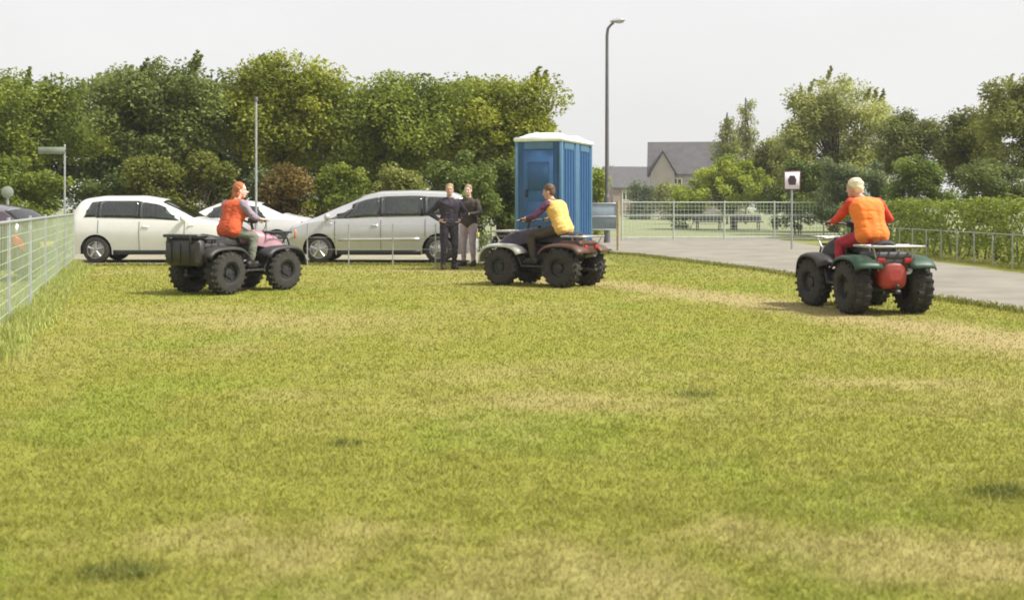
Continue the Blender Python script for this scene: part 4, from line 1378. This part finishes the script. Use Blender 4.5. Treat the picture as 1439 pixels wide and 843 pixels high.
def person(loc, rz, J, label, skin, top_m, leg_m, shoe_m, hair_m, vest_m=None, hair='short', head_yaw=0.0, head_pitch=0.0, group='people', bare_forearm=False, grip=True, jk=1.0):
    """J: joint positions in the figure's own space (x forward, y left)"""
    root = empty('person', loc, rz, label, 'person', group)
    V = {k: Vector(p) for k, p in J.items()}
    lean_seed = loc[0]
    pel, che, nek, hd = V['pelvis'], V['chest'], V['neck'], V['head']
    up = (che - pel).normalized()
    def torso(mb, g):
        for s in (1, -1):
            o = Vector((0, s * .085, 0))
            mb.capsule(pel + o, pel + o * .85 + (che - pel) * .45, .115 * g, .105 * g)
            mb.capsule(pel + o * .85 + (che - pel) * .45, che + o * 1.1, .105 * g, .118 * g)
            sh = V['shL' if s > 0 else 'shR']
            mb.capsule(che + o, sh + Vector((0, -s * .04, -.035)), .10 * g, .070 * g)
            mb.capsule(nek + Vector((0, s * .02, -.055)), sh + Vector((0, -s * .03, -.005)), .052 * g, .052 * g)
        mb.capsule(pel, che, .12 * g, .12 * g)
    def arm(mb, s, g, fore=1.0):
        k = 'L' if s > 0 else 'R'
        mb.capsule(V['sh' + k], V['el' + k], .058 * g, .045 * g)
        e = V['el' + k].lerp(V['wr' + k], fore)
        mb.capsule(V['el' + k], e, .044 * g, (.044 + (.031 - .044) * fore) * g)
    def leg(mb, s, g, upto=1.0):
        k = 'L' if s > 0 else 'R'
        mb.capsule(V['hi' + k], V['kn' + k], .092 * g, .062 * g)
        e = V['kn' + k].lerp(V['an' + k], upto)
        mb.capsule(V['kn' + k], V['kn' + k].lerp(V['an' + k], .35), .060 * g, .060 * g)
        mb.capsule(V['kn' + k].lerp(V['an' + k], .35), e, .060 * g, .042 * g)
    # ---- body: one continuous skin
    mb = MB()
    torso(mb, .93)
    for s in (1, -1): arm(mb, s, .93); leg(mb, s, .93)
    mb.capsule(che + Vector((0, 0, .06)), nek, .062, .054); mb.capsule(nek, hd, .054, .056)
    RH = Euler((0, head_pitch, head_yaw)).to_matrix()
    def H(x, y, z): return hd + RH @ Vector((x, y, z))
    re = (0, head_pitch, head_yaw)
    mb.ball(H(-.008, 0, .045), (.096, .077, .088), 16, 12, re)       # cranium
    mb.ball(H(.020, 0, -.02), (.072, .064, .085), 14, 10, re)        # face
    mb.ball(H(.045, 0, -.080), (.040, .042, .032), 12, 8, re)        # chin and jaw
    mb.capsule(H(.086, 0, .020), H(.108, 0, -.022), .009, .015, 8)   # nose
    mb.capsule(H(.082, -.035, .040), H(.082, .035, .040), .012, .012, 8)   # brow
    mb.capsule(H(.082, -.016, -.055), H(.082, .016, -.055), .011, .011, 8) # lips
    for s in (1, -1):
        mb.ball(H(-.005, s * .076, .0), (.024, .011, .034), 10, 8, re)  # ears
        mb.ball(H(.062, s * .034, -.012), (.020, .02, .02), 8, 6, re)    # cheeks
        k = 'L' if s > 0 else 'R'
        a, f = V['an' + k], V['to' + k]
        mb.capsule(a, a.lerp(f, .3) + Vector((0, 0, -.03)), .04, .04); mb.capsule(a.lerp(f, .3) + Vector((0, 0, -.02)), f, .036, .028)
    me = fuse(mb, .0095, 3)
    # ---- hands: palm, four fingers and a thumb on each, curled when holding
    hm = MB()
    for s in (1, -1):
        k = 'L' if s > 0 else 'R'
        w = V['wr' + k]
        d = (w - V['el' + k]).normalized()
        side = Vector((0, -s, 0)) if grip else Vector((1, 0, 0))       # towards the thumb
        side = (side - d * side.dot(d)).normalized()
        dn = d.cross(side) * (1 if (d.cross(side)).dot(Vector((0, 0, -1)) if grip else Vector((0, -s, 0))) > 0 else -1)
        pc = w + d * .055
        hm.capsule(w - d * .02, w + d * .02, .027, .030, 10)
        for q in (-.028, -.010, .010, .028):
            hm.capsule(w + d * .02 + side * q * .7, w + d * .088 + side * q, .016, .0135, 8)
        for q, ln in ((.030, .070), (.010, .080), (-.010, .075), (-.029, .058)):
            b0 = w + d * .088 + side * q
            if grip:
                b1 = b0 + (d * .35 + dn * .94) * ln * .45
                b2 = b1 + (-d * .75 + dn * .66) * ln * .33
                b3 = b2 + (-d * .97 - dn * .2) * ln * .25
            else:
                b1 = b0 + (d * .93 + dn * .30) * ln * .45
                b2 = b1 + (d * .75 + dn * .62) * ln * .33
                b3 = b2 + (d * .5 + dn * .85) * ln * .25
            hm.capsule(b0, b1, .0095, .009, 8); hm.capsule(b1, b2, .009, .0085, 8); hm.capsule(b2, b3, .0085, .0075, 8)
        t0 = w + d * .025 + side * .026
        t1 = t0 + (d * .6 + side * .55 + dn * .45).normalized() * .042
        t2 = t1 + (d * .75 + dn * .65 - side * .1).normalized() * .032
        hm.capsule(t0, t1, .013, .0105, 8); hm.capsule(t1, t2, .0105, .0085, 8)
    hme = fuse(hm, .0045, 2)
    import bmesh
    bm = bmesh.new(); bm.from_mesh(me); bm.from_mesh(hme)
    bm.to_mesh(me); bm.free()
    for p in me.polygons: p.use_smooth = True
    body = link('body', me, root, skin)
    for s in (1, -1):
        MB().ball(H(.079, s * .032, .018), (.008, .012, .007), 10, 8, re).build('eye', mat('eye white', (.7, .68, .65), .3), body, 60)
        MB().ball(H(.0875, s * .032, .018), (.0045, .006, .006), 8, 6, re).build('iris', mat('eye iris', (.05, .035, .02), .2), body, 60)
    # ---- clothes
    c = MB()
    torso(c, 1.05 * jk)
    fore = .35 if bare_forearm else .97
    for s in (1, -1): arm(c, s, 1.18 * jk, fore)
    c.capsule(che + Vector((0, 0, .05)), nek.lerp(che, .35), .078, .066)
    c.capsule(pel + Vector((0, .07, -.03)), pel + Vector((0, -.07, -.03)), .118 * jk, .118 * jk)
    jm = link('jacket', fuse(c, .012, 9, .011, jk * 7), root, top_m)
    c = MB()
    for s in (1, -1): leg(c, s, 1.16, .93)
    c.capsule(pel + Vector((0, .08, 0)), V['hiL'], .118, .10); c.capsule(pel + Vector((0, -.08, 0)), V['hiR'], .118, .10)
    c.capsule(pel + Vector((0, .08, .0)), pel + Vector((0, -.08, .0)), .118, .118)
    link('trousers', fuse(c, .012, 6, .009, 2), root, leg_m)
    for s in (1, -1):
        k = 'L' if s > 0 else 'R'
        a, f = V['an' + k], V['to' + k]
        c = MB()
        d = (f - a); d.z = 0; d.normalize()
        zf = f.z
        heel = Vector((a.x, a.y, zf)) - d * .055
        c.capsule(a + Vector((0, 0, .03)), Vector((a.x, a.y, zf + .03)), .054, .050)
        c.capsule(heel, f, .040, .036); c.capsule(heel + Vector((0, 0, .03)), f.lerp(heel, .3) + Vector((0, 0, .03)), .045, .042)
        link('boot', fuse(c, .010, 2), root, shoe_m)
    if vest_m:
        c = MB()
        torso(c, 1.17 * jk)
        link('vest', fuse(c, .012, 12, .010, jk * 3 + lean_seed), jm, vest_m)
        for h in (.18, .55):
            pass
    # ---- hair
    c = MB()
    c.ball(H(-.022, 0, .064), (.098, .086, .086), 16, 12, re)
    c.ball(H(-.055, 0, .015), (.062, .076, .080), 14, 10, re)
    if hair == 'long':
        c.ball(H(-.075, 0, -.05), (.055, .078, .12), 14, 10, re)
        for s in (1, -1): c.capsule(H(-.02, s * .072, .04), H(-.05, s * .074, -.14), .028, .02, 8)
    link('hair', fuse(c, .008, 2, .010, 3 + lean_seed), root, hair_m)
    return root

def varied(J, **kw):
    d = dict(J); d.update(kw); return d
def rider_pose(lean=0.0, side=0.0, fw=0.0):
    return {'pelvis': (-.33 + fw, side * .3, .955), 'chest': (-.24 + lean + fw * .5, side * .8, 1.29), 'neck': (-.17 + lean * 1.2, side, 1.435), 'head': (-.13 + lean * 1.4, side, 1.545),
            'shL': (-.20 + lean, .185 + side * .9, 1.355), 'shR': (-.20 + lean, -.185 + side * .9, 1.355),
            'elL': (-.04 + lean * .5, .345, 1.15), 'elR': (-.04 + lean * .5, -.345, 1.15),
            'wrL': (.115, .352, 1.125), 'wrR': (.115, -.352, 1.125),
            'hiL': (-.27 + fw, .10, .93), 'hiR': (-.27 + fw, -.10, .93), 'knL': (.11, .255, .84), 'knR': (.11, -.255, .84),
            'anL': (.03, .29, .455), 'anR': (.03, -.29, .455), 'toL': (.22, .30, .400), 'toR': (.22, -.30, .400)}
C_ORANGE = mat('orange hi-vis cloth', (0.86, 0.20, 0.015), 0.75, var=.12, scale=7, bump=.5, bscale=14, sheen=.2)
C_REDSH = mat('red sleeve cloth', (0.62, 0.055, 0.025), 0.8, var=.18, scale=7, bump=.5, bscale=14)
C_REDOR = mat('red orange cloth', (0.60, 0.10, 0.03), 0.8, var=.15, scale=7, bump=.5, bscale=14)
C_YELLOW = mat('yellow orange hi-vis cloth', (0.74, 0.46, 0.13), 0.75, var=.12, scale=7, bump=.5, bscale=14)
C_PURPLE = mat('dark purple cloth', (0.10, 0.03, 0.075), 0.85, var=.2, bump=.5, bscale=14)
C_LILAC = mat('lilac grey cloth', (0.28, 0.22, 0.29), 0.85, var=.15, bump=.5, bscale=14)
C_DKNAVY = mat('dark navy cloth', (0.028, 0.022, 0.035), 0.85, var=.25, bump=.5, bscale=14)
C_BROWN = mat('dark brown cloth', (0.055, 0.042, 0.032), 0.85, var=.25, bump=.5, bscale=14)
C_KHAKI = mat('grey green cloth', (0.16, 0.17, 0.13), 0.85, var=.15, bump=.5, bscale=14)
C_MAUVE = mat('mauve cloth', (0.42, 0.33, 0.36), 0.85, var=.15, bump=.5, bscale=14)
C_DKRED = mat('crimson cloth', (0.34, 0.02, 0.045), 0.85, var=.18, bump=.5, bscale=14)
C_BOOT = mat('boot leather', (0.03, 0.025, 0.02), 0.6, var=.3)
H_BLOND = mat('pale blond hair', (0.74, 0.66, 0.46), 0.6, var=.12, scale=30, bump=.6, bscale=60)
H_GINGER = mat('ginger hair', (0.36, 0.11, 0.035), 0.6, var=.2, scale=30, bump=.6, bscale=60)
H_BROWN = mat('brown hair', (0.10, 0.055, 0.028), 0.6, var=.25, scale=30, bump=.6, bscale=60)
H_FAIR = mat('fair brown hair', (0.30, 0.22, 0.12), 0.6, var=.2, scale=30, bump=.6, bscale=60)
GRP = 'riders on the quad bikes'
person(tuple(quad1.location), rz1, rider_pose(.12, -.03, .16), 'red haired rider in an orange vest and lilac sleeves sitting on the left quad bike', M_SKIN2, C_LILAC, C_KHAKI, C_BOOT, H_GINGER, C_REDOR, hair='long', head_yaw=-.75, group=GRP)
person(tuple(quad2.location), rz2, rider_pose(.02, .02, -.05), 'brown haired rider in a yellow vest and purple sleeves on the centre quad bike', M_SKIN, C_PURPLE, C_BROWN, C_BOOT, H_BROWN, C_YELLOW, head_yaw=.3, head_pitch=.15, group=GRP)
person(tuple(quad3.location), rz3, varied(rider_pose(.0, .07), neck=(-.16, .11, 1.425), head=(-.11, .155, 1.53)), 'pale haired rider in a bright orange vest on the right quad bike', M_SKIN, C_REDSH, C_DKRED, C_BOOT, H_BLOND, C_ORANGE, head_yaw=.7, head_pitch=.08, group=GRP)

stand = {'pelvis': (0, 0, .98), 'chest': (.01, 0, 1.34), 'neck': (.015, 0, 1.52), 'head': (.04, 0, 1.64), 'shL': (0, .185, 1.405), 'shR': (0, -.185, 1.405),
         'elL': (-.03, .27, 1.14), 'elR': (-.03, -.27, 1.14), 'wrL': (.06, .25, .91), 'wrR': (.06, -.25, .91), 'hiL': (0, .095, .93), 'hiR': (0, -.095, .93),
         'knL': (.03, .10, .50), 'knR': (.03, -.12, .50), 'anL': (-.01, .11, .10), 'anR': (-.01, -.13, .10), 'toL': (.16, .13, .04), 'toR': (.16, -.16, .04)}
ps = Vector((px(631, 23.6), 23.6, 0))
person((ps.x, ps.y, gz(ps)), R(-70), varied(stand, elR=(-.10, -.40, 1.17), wrR=(.03, -.22, 1.03), elL=(-.10, .40, 1.17), wrL=(.03, .22, 1.03), knL=(.06, .11, .50)), 'standing person in a dark navy jacket nearest the silver people carrier', M_SKIN, C_DKNAVY, C_DKNAVY, C_BOOT, H_FAIR, head_yaw=-.3,
       group='people standing by the cars', grip=False, jk=1.03)
ps = Vector((px(659, 24.8), 24.8, 0))
person((ps.x, ps.y, gz(ps)), R(-115), varied(stand, elL=(.06, .31, 1.17), wrL=(.24, .14, 1.14)), 'standing person in a dark brown jacket half hidden by the centre quad bike', M_SKIN2, C_BROWN, C_MAUVE, C_BOOT, H_FAIR, head_yaw=.2,
       group='people standing by the cars', grip=False, jk=1.03)

# ------------------------------------------------------------------ blue cabins on their trailer
M_BLUE = mat('blue moulded plastic', (0.022, 0.085, 0.205), 0.5, var=.12, scale=3, bump=.04)
M_BLUE2 = mat('light blue plastic trim', (0.09, 0.20, 0.32), 0.45, var=.08)
M_WROOF = mat('translucent white roof', (0.80, 0.84, 0.80), 0.5, var=.05)
TR_A = math.atan2(1.7, .65)
def cabin(x, y, z, label):
    c = empty('portable_toilet', (x, y, z), TR_A, label, 'toilet cabin', 'blue portable toilets')
    s, h = 1.02, 2.08
    w = MB()
    w.box((0, 0, h / 2), (s - .06, s - .06, h))
    w.build('wall', M_BLUE, c, None)
    for a in range(4):
        ca, sa = [(1, 0), (0, 1), (-1, 0), (0, -1)][a]
        for q in (-.36, -.18, 0, .18, .36):
            if a == 2 and abs(q) < .3: continue
            m = MB()
            size = (.012, .09, h - .34) if ca else (.09, .012, h - .34)
            m.box((ca * (s / 2 - .022) + sa * q, sa * (s / 2 - .022) + ca * q, h / 2 - .02), size, None, .006)
            m.build('rib', M_BLUE, c, None)
        m = MB()
        kx, ky = [(1, 1), (-1, 1), (-1, -1), (1, -1)][a]
        m.box((kx * (s / 2 - .035), ky * (s / 2 - .035), h / 2), (.075, .075, h + .01), None, .02)
        m.build('corner_post', M_BLUE2, c, 40)
        m = MB()
        size = (.012, .62, .14) if ca else (.62, .012, .14)
        m.box((ca * (s / 2 - .020), sa * (s / 2 - .020), h - .11), size, None, .004)
        for k in range(3):
            zz = h - .15 + .04 * k
            m.box((ca * (s / 2 - .012), sa * (s / 2 - .012), zz), (.012, .58, .014) if ca else (.58, .012, .014), None, 0)
        m.build('vent', M_BLUE2, c, None)
    d = MB()
    d.box((-(s / 2 - .015), 0, .98), (.035, .66, 1.80), None, .012)
    door = d.build('door', mat('blue door plastic', (0.026, 0.10, 0.24), .5, var=.1), c, 40)
    for zz in (.55, 1.35): MB().box((-(s / 2 + .008), 0, zz), (.014, .46, .58), None, .006).build('door_panel', M_BLUE, door, 40)
    MB().box((-(s / 2 + .016), .25, 1.0), (.03, .05, .16), None, .01).build('handle', M_BLACK, door, 40)
    r = MB()
    r.box((0, 0, h + .02), (s + .06, s + .06, .09), None, .03)
    rows = []
    for k in range(9):
        q = -1 + 2 * k / 8
        rows.append([(q * s * .52, t * s * .52, h + .06 + .12 * (1 - abs(q) ** 2.2) * (1 - abs(t) ** 4)) for t in (-1, -.6, -.2, .2, .6, 1)])
    r.grid(rows)
    ro = r.build('roof', M_WROOF, c, 50)
    MB().cyl((.36, .36, h), (.36, .36, h + .22), .055, n=12).build('vent_pipe', M_WHITEPL, ro, 50)
    b = MB()
    b.box((0, 0, -.04), (s + .02, s + .02, .08), None, .01)
    for k in (-.36, .36): b.box((k, 0, -.11), (.10, s, .06))
    b.build('base', M_BLACK, c, None)
TZ = .42
ca, sa = math.cos(TR_A), math.sin(TR_A)
c1 = Vector((px(768, 23.6), 23.6)); c2 = c1 + Vector((ca, sa)) * 1.08
cabin(c1.x, c1.y, TZ + .14, 'nearer blue portable toilet cabin with a white roof behind the centre rider')
cabin(c2.x, c2.y, TZ + .14, 'further blue portable toilet cabin half hidden behind the nearer one')
def trailer():
    m = (c1 + c2) / 2
    t = empty('flat_trailer', (m.x, m.y, 0), TR_A, 'low flat trailer carrying the two blue cabins', 'trailer')
    b = MB(); b.box((0, 0, TZ - .03), (3.0, 1.36, .06), None, .01)
    for k in (-.5, .5): b.box((0, k, TZ - .11), (2.9, .08, .10))
    b.build('bed', M_GALV, t, 35)
    d = MB(); d.tube([(1.4, .4, TZ - .1), (2.3, 0, TZ - .1)], .035, 6).tube([(1.4, -.4, TZ - .1), (2.3, 0, TZ - .1)], .035, 6); d.cyl((2.2, 0, TZ - .1), (2.2, 0, .02), .03, n=8)
    d.build('drawbar', M_GALV, t)
    MB().tube([(0, -.6, .2), (0, .6, .2)], .03, 8).build('axle', M_DKMET, t)
    for s in (1, -1): make_wheel(t, (0, s * .58, .21), .205, .14, s, M_GALV, 4)
    for s in (1, -1): MB().box((-1.50, s * .45, TZ - .10), (.03, .2, .08), None, .01).build('tail_light', M_RED, t)
trailer()

# ------------------------------------------------------------------ fences, posts and signs
M_NET = mat('pale green net wire', (0.42, 0.50, 0.32), .6, var=.12)
M_GREYFENCE = mat('pale grey green fence paint', (0.46, 0.52, 0.45), .55, var=.12)
M_LAMPPOST = mat('lamp post grey paint', (0.15, 0.145, 0.15), .5, metal=.2, var=.15)
def mesh_fence(name, pts, h, label, post_m, wire_m, cell=.10, wire=.004, post_r=.024, hr=(), cat='fence'):
    root = empty(name, (pts[0][0], pts[0][1], 0), 0, label, cat)
    o = Vector((pts[0][0], pts[0][1], 0))
    P = [Vector((p[0], p[1], 0)) - o for p in pts]
    for p in P:
        z = gz(p + o)
        m = MB().cyl((p.x, p.y, z - .25), (p.x, p.y, h + .06), post_r, n=8)
        m.build('post', post_m, root, 50)
    for a, b in zip(P, P[1:]):
        L = (b - a).length
        m = MB()
        n = max(2, int(L / cell))
        for k in range(n + 1):
            q = a.lerp(b, k / n)
            m.cyl((q.x, q.y, .03), (q.x, q.y, h), wire, n=4, cap=False)
        for k in range(int(h / cell) + 1):
            z = .04 + k * (h - .05) / int(h / cell)
            m.cyl((a.x, a.y, z), (b.x, b.y, z), wire * (1.6 if z > h - .06 else 1), n=4, cap=False)
        g = m.build('mesh_panel', wire_m, root, None)
        g['kind'] = 'stuff'
        for z in hr:
            MB().cyl((a.x, a.y, z), (b.x, b.y, z), .019, n=8).build('rail', post_m, root, 50)
    return root
mesh_fence('mesh_fence', FENCE, 1.12, 'pale green wire mesh fence running away along the left side of the grass', M_GALV, M_NET, .135, .0038, .022, (1.13,))
fp = [(px(874, 43) + i * 2.0, 43 + .35 * i) for i in range(6)]
mesh_fence('site_fence', fp, 1.45, 'pale grey green mesh fence along the far side of the road', M_GREYFENCE, M_GREYFENCE, .14, .008, .03, (1.45, .95, .12))
fp = [(px(868, 43.0) - i * 1.9, 43 - .2 * i) for i in range(3)]

def low_railing():
    root = empty('low_railing', (10.55, 18.0, 0), 0, 'low pale post railing between the road and the clipped hedge', 'railing')
    n = 19
    for i in range(n):
        y = i * 1.0
        tall = (i == 4)
        m = MB()
        if tall: m.box((0, y, .42), (.09, .09, .86), None, .02)
        else: m.cyl((0, y, -.1), (0, y, .72), .015, n=8)
        m.build('post', M_WHITEPL if tall else M_GALV, root, 40)
    for z in (.70,):
        MB().cyl((0.0, -.1, z), (0.0, n - .9, z), .009, n=8).build('rail', M_GALV, root, 50)
low_railing()

def lamp_post():
    Y = 40
    x = px(853, Y)
    root = empty('street_lamp', (x, Y, 0), 0, 'tall grey street lamp with one lantern reaching right', 'street lamp')
    p = MB()
    top = pz(36, Y)
    p.cyl((0, 0, -.2), (0, 0, 1.6), .115, .105, 12).cyl((0, 0, 1.6), (0, 0, 1.72), .105, .075, 12).tube([(0, 0, 1.7), (0, 0, top * .6), (0, 0, top - .35), (.03, 0, top - .12), (.14, 0, top + .02), (.24, 0, top + .08)], [.075, .065, .055, .05, .045, .04], 10)
    p.box((0, -.112, .6), (.10, .02, .42), None, .005)
    p.build('pole', M_LAMPPOST, root, 40)
    h = MB()
    rows = []
    for u, w, hh in ((.12, .05, .04), (.2, .10, .07), (.34, .14, .10), (.50, .14, .10), (.60, .09, .06), (.63, .04, .03)):
        rows.append([(u, w * math.cos(2 * PI * k / 10), top + .11 + .10 * u + hh * math.sin(2 * PI * k / 10) * (1 if math.sin(2 * PI * k / 10) > 0 else .5)) for k in range(11)])
    h.grid(rows)
    lan = h.build('lantern', mat('lantern grey casing', (.34, .34, .35), .45, var=.1), root, 50)
    MB().ball((.42, 0, top + .11), (.17, .10, .05)).build('lens', M_LAMP, lan, 60)
lamp_post()

def slim_lamp():
    Y = 30.5
    x = px(360, Y)
    top = pz(140, Y)
    root = empty('slim_pole', (x, Y, 0), 0, 'slim pale pole among the trees behind the red haired rider', 'pole')
    MB().cyl((0, 0, -.2), (0, 0, 1.0), .045, n=10).cyl((0, 0, 1.0), (0, 0, top), .032, .028, 10).build('pole', M_GALV, root, 40)
    m = MB(); m.lathe([(.001, top + .07), (.045, top + .05), (.055, top), (.05, top - .05), (.001, top - .05)], 'Z', 14)
    m.build('cap', M_LAMPPOST, root, 50)
slim_lamp()

def road_sign():
    Y = 34
    x = px(1113, Y)
    zc = pz(254, Y)
    root = empty('road_sign', (x, Y, 0), R(3), 'square white road sign with a dark emblem on a pale post', 'sign')
    MB().cyl((0, .03, -.2), (0, .03, zc + .28), .03, n=10).build('post', M_GALV, root, 50)
    MB().box((0, 0, zc), (.50, .012, .56), None, .004).build('plate', mat('sign maroon border', (.16, .05, .07), .5), root, 40)
    MB().box((0, -.009, zc), (.44, .008, .50), None, .003).build('face', mat('sign white face', (.80, .74, .76), .45, var=.04), root, 40)
    e = MB()
    e.prism([(-.10, zc - .13), (.10, zc - .13), (.13, zc + .02), (.07, zc + .15), (-.07, zc + .15), (-.13, zc + .02)], -.019, -.015)
    e.build('emblem', mat('sign dark emblem', (.05, .025, .045), .5), root, None)
road_sign()

def finger_sign():
    Y = 27.6
    x = px(91, Y)
    zt = pz(205, Y)
    root = empty('finger_sign', (x, Y, 0), R(4), 'thin post with a short dull signboard beyond the mesh fence', 'sign')
    MB().cyl((0, 0, -.2), (0, 0, zt), .022, n=10).ball((0, 0, zt), .028, 8, 6).build('post', M_GALV, root, 50)
    MB().box((-.30, -.035, zt - .12), (.64, .02, .17), None, .006).build('signboard', mat('aged white board', (.20, .23, .18), .7, var=.15), root, 40)
    MB().box((0, -.018, zt - .12), (.09, .03, .05), None, .004).build('bracket', M_DKMET, root, 40)
finger_sign()

def back_sign():
    Y = 28.5
    x = px(11, Y)
    root = empty('round_sign', (x, Y, 0), R(10), 'pale round topped post standing behind the dark plum car', 'sign')
    MB().cyl((0, 0, -.2), (0, 0, 1.75), .03, n=10).build('post', M_GALV, root, 50)
    m = MB(); m.lathe([(.001, -.008), (.14, -.008), (.15, 0), (.14, .008), (.001, .008)], 'Y', 24, (0, -.04, 1.65)); m.build('plate', mat('dull sign back', (.24, .27, .22), .6), root, 40)
back_sign()

def barrier_board():
    Y = 33
    x0, x1 = px(822, Y), px(866, Y)
    root = empty('barrier_board', ((x0 + x1) / 2, Y, 0), 0, 'grey blue barrier board with a dull orange end post right of the blue cabin', 'barrier')
    w = x1 - x0
    b = MB(); b.box((0, 0, 1.0), (w, .03, .80), None, .008)
    b.build('board', mat('grey blue board', (.20, .25, .29), .6, var=.12, scale=3), root, 40)
    for z in (.62, 1.0, 1.38): MB().box((0, -.022, z), (w - .02, .02, .035), None, .004).build('rail', M_GALV, root, 40)
    MB().cyl((w / 2 + .05, 0, -.1), (w / 2 + .05, 0, 1.45), .042, n=10).build('end_post', mat('orange post plastic', (.38, .30, .16), .6, var=.2), root, 50)
    MB().cyl((-w / 2 - .03, 0, -.1), (-w / 2 - .03, 0, 1.42), .025, n=10).build('post', M_GALV, root, 50)
    for k in (-.3, .3): MB().box((k * w, 0, .03), (.10, .55, .06), None, .02).build('foot', M_BLACK, root, 40)
barrier_board()

def bench(x, Y, label):
    root = empty('park_bench', (x, Y, 0), R(4), label, 'bench', 'benches under the round lime tree')
    wood = mat('dark stained bench wood', (0.028, 0.026, 0.024), .7, var=.25)
    for k in range(3): MB().box((0, -.12 + .13 * k, .45), (1.7, .12, .05), None, .008).build('seat_slat', wood, root, 40)
    for k in range(3): MB().box((0, .24 + .02 * k, .55 + .13 * k), (1.7, .04, .122), None, .008).build('back_slat', wood, root, 40)
    for s in (-.62, .62):
        m = MB(); m.tube([(s, -.18, 0), (s, -.16, .42), (s, .2, .43), (s, .30, .88)], .03, 6).tube([(s, .2, .43), (s, .26, 0)], .03, 6); m.build('leg', M_DKMET, root, 50)
bench(px(996, 62), 62, 'dark park bench left of the round tree trunk')
bench(px(1050, 62), 62, 'dark park bench right of the round tree trunk')

def wire_fence():
    """thin stakes and two strands in front of the silver car"""
    Y = 24.9
    xs = [px(v, Y) for v in (432, 490, 552, 612, 690)]
    root = empty('wire_fence', (xs[0], Y, 0), 0, 'thin low wire fence on slim stakes in front of the silver people carrier', 'fence')
    for x in xs:
        MB().cyl((x - xs[0], 0, -.1), (x - xs[0], 0, .92), .014, n=8).build('stake', M_GALV, root, 50)
    for z in (.88, .62, .36):
        MB().cyl((0, -.016, z), (xs[-1] - xs[0], -.016, z), .004, n=6).build('wire', M_GALV, root, 50)
wire_fence()

def haze():
    m = bpy.data.materials.new('thin summer haze')
    m.use_nodes = True
    nt = m.node_tree
    nt.nodes.remove(nt.nodes['Principled BSDF'])
    v = nt.nodes.new('ShaderNodeVolumePrincipled')
    v.inputs['Color'].default_value = (0.95, 0.96, 0.97, 1)
    v.inputs['Density'].default_value = 0.0005
    nt.links.new(v.outputs[0], nt.nodes['Material Output'].inputs['Volume'])
    b = MB().box((0, 250, 6.5), (1200, 1100, 17.0))
    o = b.build('haze', m, None, None)
    tag(o, 'thin pale summer haze over the whole field', 'haze', kind='stuff')
haze()
